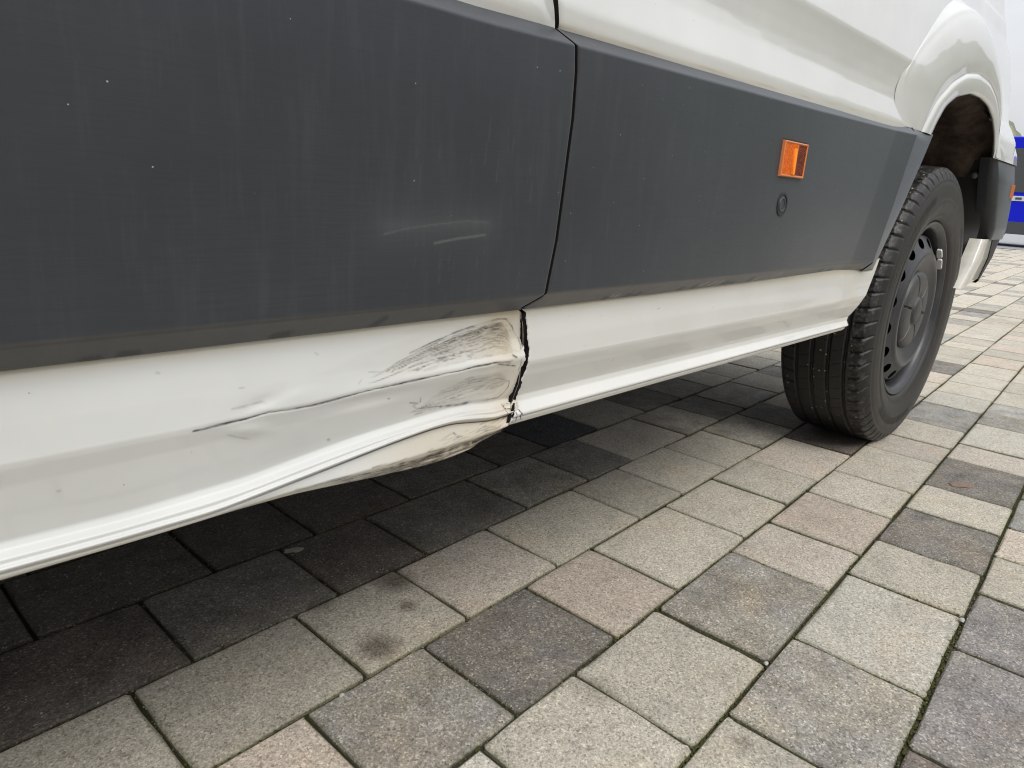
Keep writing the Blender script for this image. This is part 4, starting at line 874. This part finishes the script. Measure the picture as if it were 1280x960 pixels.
pr1 += [(.1885, -.026), (.190, -.045), (.1915, -.062), (.193, -.078), (.1955, -.080), (.199, -.060), (.2015, -.035), (.203, -.022), (.2045, -.014), (.208, -.0075), (.213, -.004), (.2165, -.001), (.2195, .0008), (.2220, .0004), (.2236, -.0025), (.2230, -.008), (.2180, -.012)]
NH = 16
def hole(t, r): 
    a = ((t*NH/(2*PI)) % 1-.5)*2*PI/NH*.170; return (a/.0160)**2+((r-.1715)/.0120)**2 < 1
v_, f_ = revolve(pr1, 1080, None, hole)
# barrel and inner drum seen through the holes
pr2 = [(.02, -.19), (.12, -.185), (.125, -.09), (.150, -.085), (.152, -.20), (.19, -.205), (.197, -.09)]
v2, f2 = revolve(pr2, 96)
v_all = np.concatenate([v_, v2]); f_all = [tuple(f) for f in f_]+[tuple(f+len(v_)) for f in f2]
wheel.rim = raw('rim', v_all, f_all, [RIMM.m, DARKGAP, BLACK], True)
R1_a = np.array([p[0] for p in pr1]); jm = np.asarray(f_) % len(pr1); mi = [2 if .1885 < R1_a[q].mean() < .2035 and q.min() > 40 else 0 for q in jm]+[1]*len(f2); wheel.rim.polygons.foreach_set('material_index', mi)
pr3 = [(0, .0075), (.012, .0072), (.022, .0062), (.030, .0035), (.034, -.0010), (.0365, -.0030), (.040, -.0015), (.046, .0010), (.060, .0018), (.078, .0010), (.088, -.0010), (.095, -.0045), (.0995, -.0105), (.1005, -.016)]
pr3 = [tuple(q) for q in np.stack([np.interp(np.linspace(0, 13, 53), range(14), [p[k] for p in pr3]) for k in (0, 1)], 1)]
def slots(t, r):
    a = (((t-.35)*6/(2*PI)) % 1-.5)*2*PI/6*max(r, .02); return -.0060*np.clip(1.6-np.abs(a)/.0022, 0, 1)*(1 if .040 < r < .0955 else 0)
v_, f_ = revolve(pr3, 720, slots); cap_me = raw('hub_cap', v_, f_, CAPM.m)
# two-piece lead weight clipped to the rim edge and the valve
V = []; F = []
def bent_box(a0, a1, r0, r1, y0, y1, n=10):
    off = len(V)
    for i in range(n+1):
        a = a0+(a1-a0)*i/n; e = .72 if i in (0, n) else 1; rm = (r0+r1)/2; hr = (r1-r0)/2*e; ym = (y0+y1)/2; hy = (y1-y0)/2*e
        for r, y in ((rm-hr, ym-hy), (rm+hr, ym-hy), (rm+hr*.8, ym+hy), (rm-hr*.8, ym+hy)): V.append((r*math.cos(a), OF-y, r*math.sin(a)))
    for i in range(n):
        for k in range(4): F.append((off+4*i+k, off+4*i+(k+1) % 4, off+4*i+4+(k+1) % 4, off+4*i+4+k))
    F.append((off, off+3, off+2, off+1)); q = off+4*n; F.append((q, q+1, q+2, q+3))
for a0, a1 in ((R(29.5), R(38.5)), (R(40), R(49))): bent_box(a0, a1, .1965, .2035, -.016, -.004)
LEAD = simple('zinc_weight', (0.66, 0.66, 0.64), .5, metal=.1, scale=150)
w_me = raw('balance_weight', V, F, LEAD, False)
wheel.subs = [('tyre', tyre_me), ('hub_cap', cap_me), ('balance_weight', w_me)]
wheel(WX, WY, False, True)
wheel(WX, 2.24, True); wheel(-1.7, WY, False); wheel(-1.7, 2.24, True)

# ------------------------------------------------------------------ small things on the ground
pebble(.362, .594, .0034, (.36, .34, .29), 'small cream pebble on the near paver joint at the lower left')
pebble(1.145, .121, .0050, (.32, .32, .30), 'small pale pebble in the wide mossy joint at the right')
pebble(.814, .278, .0036, (.34, .33, .30), 'small grey pebble where the joints of two light pavers meet a grey one')
def leaf(name, x, y, rx, ry, rot, c, label, cat, curl=.004):
    V = []; n, m_ = 26, 5
    for j in range(m_+1):
        for i in range(n):
            a = i/n*2*PI; k = j/m_; rad = k*(1+.10*math.sin(a*5+1)+.05*math.sin(a*9)) * (1-.25*abs(math.sin(a/2+.3))**6)
            px, py = rx*rad*math.cos(a), ry*rad*math.sin(a); V.append((px*math.cos(rot)-py*math.sin(rot), px*math.sin(rot)+py*math.cos(rot), .0007+curl*k*k*(.35+.3*math.sin(a*3))))
    F = [(j*n+i, j*n+(i+1) % n, (j+1)*n+(i+1) % n, (j+1)*n+i) for j in range(m_) for i in range(n)]
    o = mesh_obj(name, V, F, simple(name+'_tissue', c, .75, noise=.22, scale=110), None, True); o.location = (x, y, 0.0002)
    s_ = o.modifiers.new('thickness', 'SOLIDIFY'); s_.thickness = .0006
    o['label'] = label; o['category'] = cat; return o
leaf('leaf', 1.765, .2590, .030, .016, -.75, (.18, .115, .085), 'flat brown leaf on the dark paver to the right of the wheel', 'leaf', .0012)
leaf('stone_chip', .478, .929, .0165, .0085, -.4, (.36, .34, .26), 'pale flat chip in the shade below the scraped sill', 'stone chip', .0022)

# ------------------------------------------------------------------ beyond: road, lorry, hill
road = M('road_asphalt'); pp = road.pos()
road.col(road.mix(road.noise(pp, 2, 5, .6), (0.22, 0.225, 0.235), (0.30, 0.305, 0.315))); road.set(Roughness=.85); road.bump(road.noise(pp, 120, 3), .3, .004)
mesh_obj('road', [(17.32, -300, -.004), (60, -300, -.004), (60, 300, -.004), (17.32, 300, -.004)], [(0, 1, 2, 3)], road.m, kind='structure')
grd = M('gravel_ground'); pp = grd.pos(); grd.col(grd.mix(grd.noise(pp, 1.5, 5, .6), (0.20, 0.19, 0.17), (0.27, 0.26, 0.235))); grd.set(Roughness=.9)
mesh_obj('ground', [(-900, -900, -.03), (900, -900, -.03), (900, 900, -.03), (-900, 900, -.03)], [(0, 1, 2, 3)], grd.m, kind='structure')
# paved yard beyond the individually built pavers
yd = M('yard_paving'); pp = yd.pos(); yd.col(yd.mix(yd.noise(pp, 7, 3, .6), (0.27, 0.25, 0.215), (0.33, 0.31, 0.265))); yd.set(Roughness=.9)
mesh_obj('yard', [(-14, -24, -.012), (17.3, -24, -.012), (17.3, 24, -.012), (-14, 24, -.012)], [(0, 1, 2, 3)], yd.m, kind='structure')

# hill: a wooded ridge behind the lorry; unseen side heightened to darken paint reflections
hv = []; hf = []; n, m_ = 240, 14
def ridge(a):   # a in radians from +X towards +Y
    d = math.degrees(a) % 360
    base = 3.5+1.6*math.sin(a*3+1)+.9*math.sin(a*11)+.5*math.sin(a*29)
    k = math.exp(-((((d-11.0+180) % 360)-180)/2.0)**2)
    s = max(0, min(1, (d-185)/12))*max(0, min(1, (352-d)/6))
    base += s*(24+4*math.sin(d*.21)+(3 if math.sin(d*.55) > .1 else 0)+(2 if math.sin(d*1.3+2) > .3 else 0))  # added height out of view, shapes what the van's paint reflects
    return base+8.5*k
for i in range(n*3):
    a = i/(n*3)*2*PI
    for j in range(m_+1):
        t = j/m_; rad = 85+t*45; z = -.5+ridge(a)*math.sin(min(1, t*1.2)*PI/2)+rr.uniform(-.5, .5)*(t > .1)
        hv.append((rad*math.cos(a), rad*math.sin(a), z))
hill_and_added_ridge = M('wooded_hill'); pp = hill_and_added_ridge.pos(); hill_and_added_ridge.col(hill_and_added_ridge.mix(hill_and_added_ridge.ramp(hill_and_added_ridge.noise(pp, .35, 6, .7), [(.35, 0), (.7, 1)]), (0.12, 0.13, 0.085), (0.25, 0.255, 0.19))); hill_and_added_ridge.set(Roughness=.95, Specular_IOR_Level=.1)
mesh_obj('hill_and_added_ridge', hv, grid_faces(n*3, m_+1, True, flip=False), hill_and_added_ridge.m, smooth=True, kind='structure')

# blue box lorry seen past the van's tail
BLUE = M('blue_lorry_paint'); pp = BLUE.pos(obj=True); BLUE.col(BLUE.mix(BLUE.noise(pp, 3, 3), (0.002, 0.008, 0.50), (0.003, 0.014, 0.60))); BLUE.set(Roughness=.5, Specular_IOR_Level=.2)
GLS = M('lorry_glass'); GLS.set(Base_Color=(.015, .018, .022, 1), Roughness=.05, Specular_IOR_Level=.8)
WHT = simple('lorry_white', (.62, .63, .62), .45); CHR = simple('lorry_lamp', (.6, .6, .58), .15, metal=.6); GRY = simple('lorry_bumper', (.055, .058, .062), .5)
lorry = empty('lorry', (19.6, 1.9, 0), 'bright blue lorry with a grey bumper and white stripe, far behind the van\'s tail', 'lorry', rz=R(-98))
def lp_(name, b, mat, bev=.02, parent=None): return bevel_box(name, b, mat, parent or lorry, bev, 2)
# local frame: +x forwards (cab), y side; near side faces the photographer
def prism(name, pts, y0, y1, mat, parent=None):
    n = len(pts); v = [(x, y0, z) for x, z in pts]+[(x, y1, z) for x, z in pts]
    return mesh_obj(name, v, [tuple(range(n))[::-1], tuple(range(n, 2*n))]+[(i, (i+1) % n, n+(i+1) % n, n+i) for i in range(n)], mat, parent or lorry)
cab = prism('cab', [(1.0, .50), (3.0, .50), (3.0, 1.15), (2.86, 1.30), (2.62, 2.12), (2.4, 2.22), (1.0, 2.22)], -1.05, 1.05, BLUE.m)
prism('windscreen', [(2.90, 1.28), (2.92, 1.30), (2.70, 2.04), (2.68, 2.02)], -.95, .95, GLS.m)
for s_ in (-1, 1):
    y = s_*1.052; lp_('side_window', (1.55, 2.55, min(y, y+.006*s_), max(y, y+.006*s_), 1.30, 2.0), GLS.m, .002)
    lp_('headlight', (2.98, 3.02, s_*.80-.14, s_*.80+.14, .78, .98), CHR, .01)
lp_('bumper', (2.6, 3.12, -1.08, 1.08, (.27), .53), GRY, .04)
lp_('grille', (2.99, 3.03, -.55, .55, .70, 1.15), GRY, .01)
box = lp_('box_body', (-3.2, .95, -1.1, 1.1, .50, 2.30), BLUE.m, .03)
for s_ in (-1, 1):
    y = s_*1.101
    st = lp_('white_stripe', (-3.1, 2.9, min(y, y+.012*s_), max(y, y+.012*s_), 0.97, 1.075), WHT, .002)
    lp_('panel_band', (-3.1, 2.6, min(y, y+.010*s_), max(y, y+.010*s_), 1.15, 2.06), GRY, .002)
    lp_('side_guard', (-3.1, 2.6, min(y, y-.06*s_), max(y, y-.06*s_), .27, .54), GRY, .01)
    for k_ in range(9): lp_('marker', (-2.9+k_*.62, -2.78+k_*.62, min(y, y+.02*s_), max(y, y+.02*s_), 1.00, 1.045), GRY, .002)
def lw(x, y):
    bm = bmesh.new(); bmesh.ops.create_cone(bm, cap_ends=True, segments=36, radius1=.42, radius2=.42, depth=.26)
    bmesh.ops.rotate(bm, verts=bm.verts, matrix=Matrix.Rotation(PI/2, 3, 'X')); bmesh.ops.bevel(bm, geom=[e for e in bm.edges if len(e.link_faces) == 2 and e.calc_face_angle() > 1], offset=.04, segments=3, affect='EDGES')
    me = bpy.data.meshes.new('wheel'); bm.to_mesh(me); bm.free(); me.materials.append(BLACK)
    o = bpy.data.objects.new('wheel', me); COL.objects.link(o); o.parent = lorry; o.location = (x, y, .42)
for x in (-2.1, 2.05):
    for y in (-.92, .92): lw(x, y)
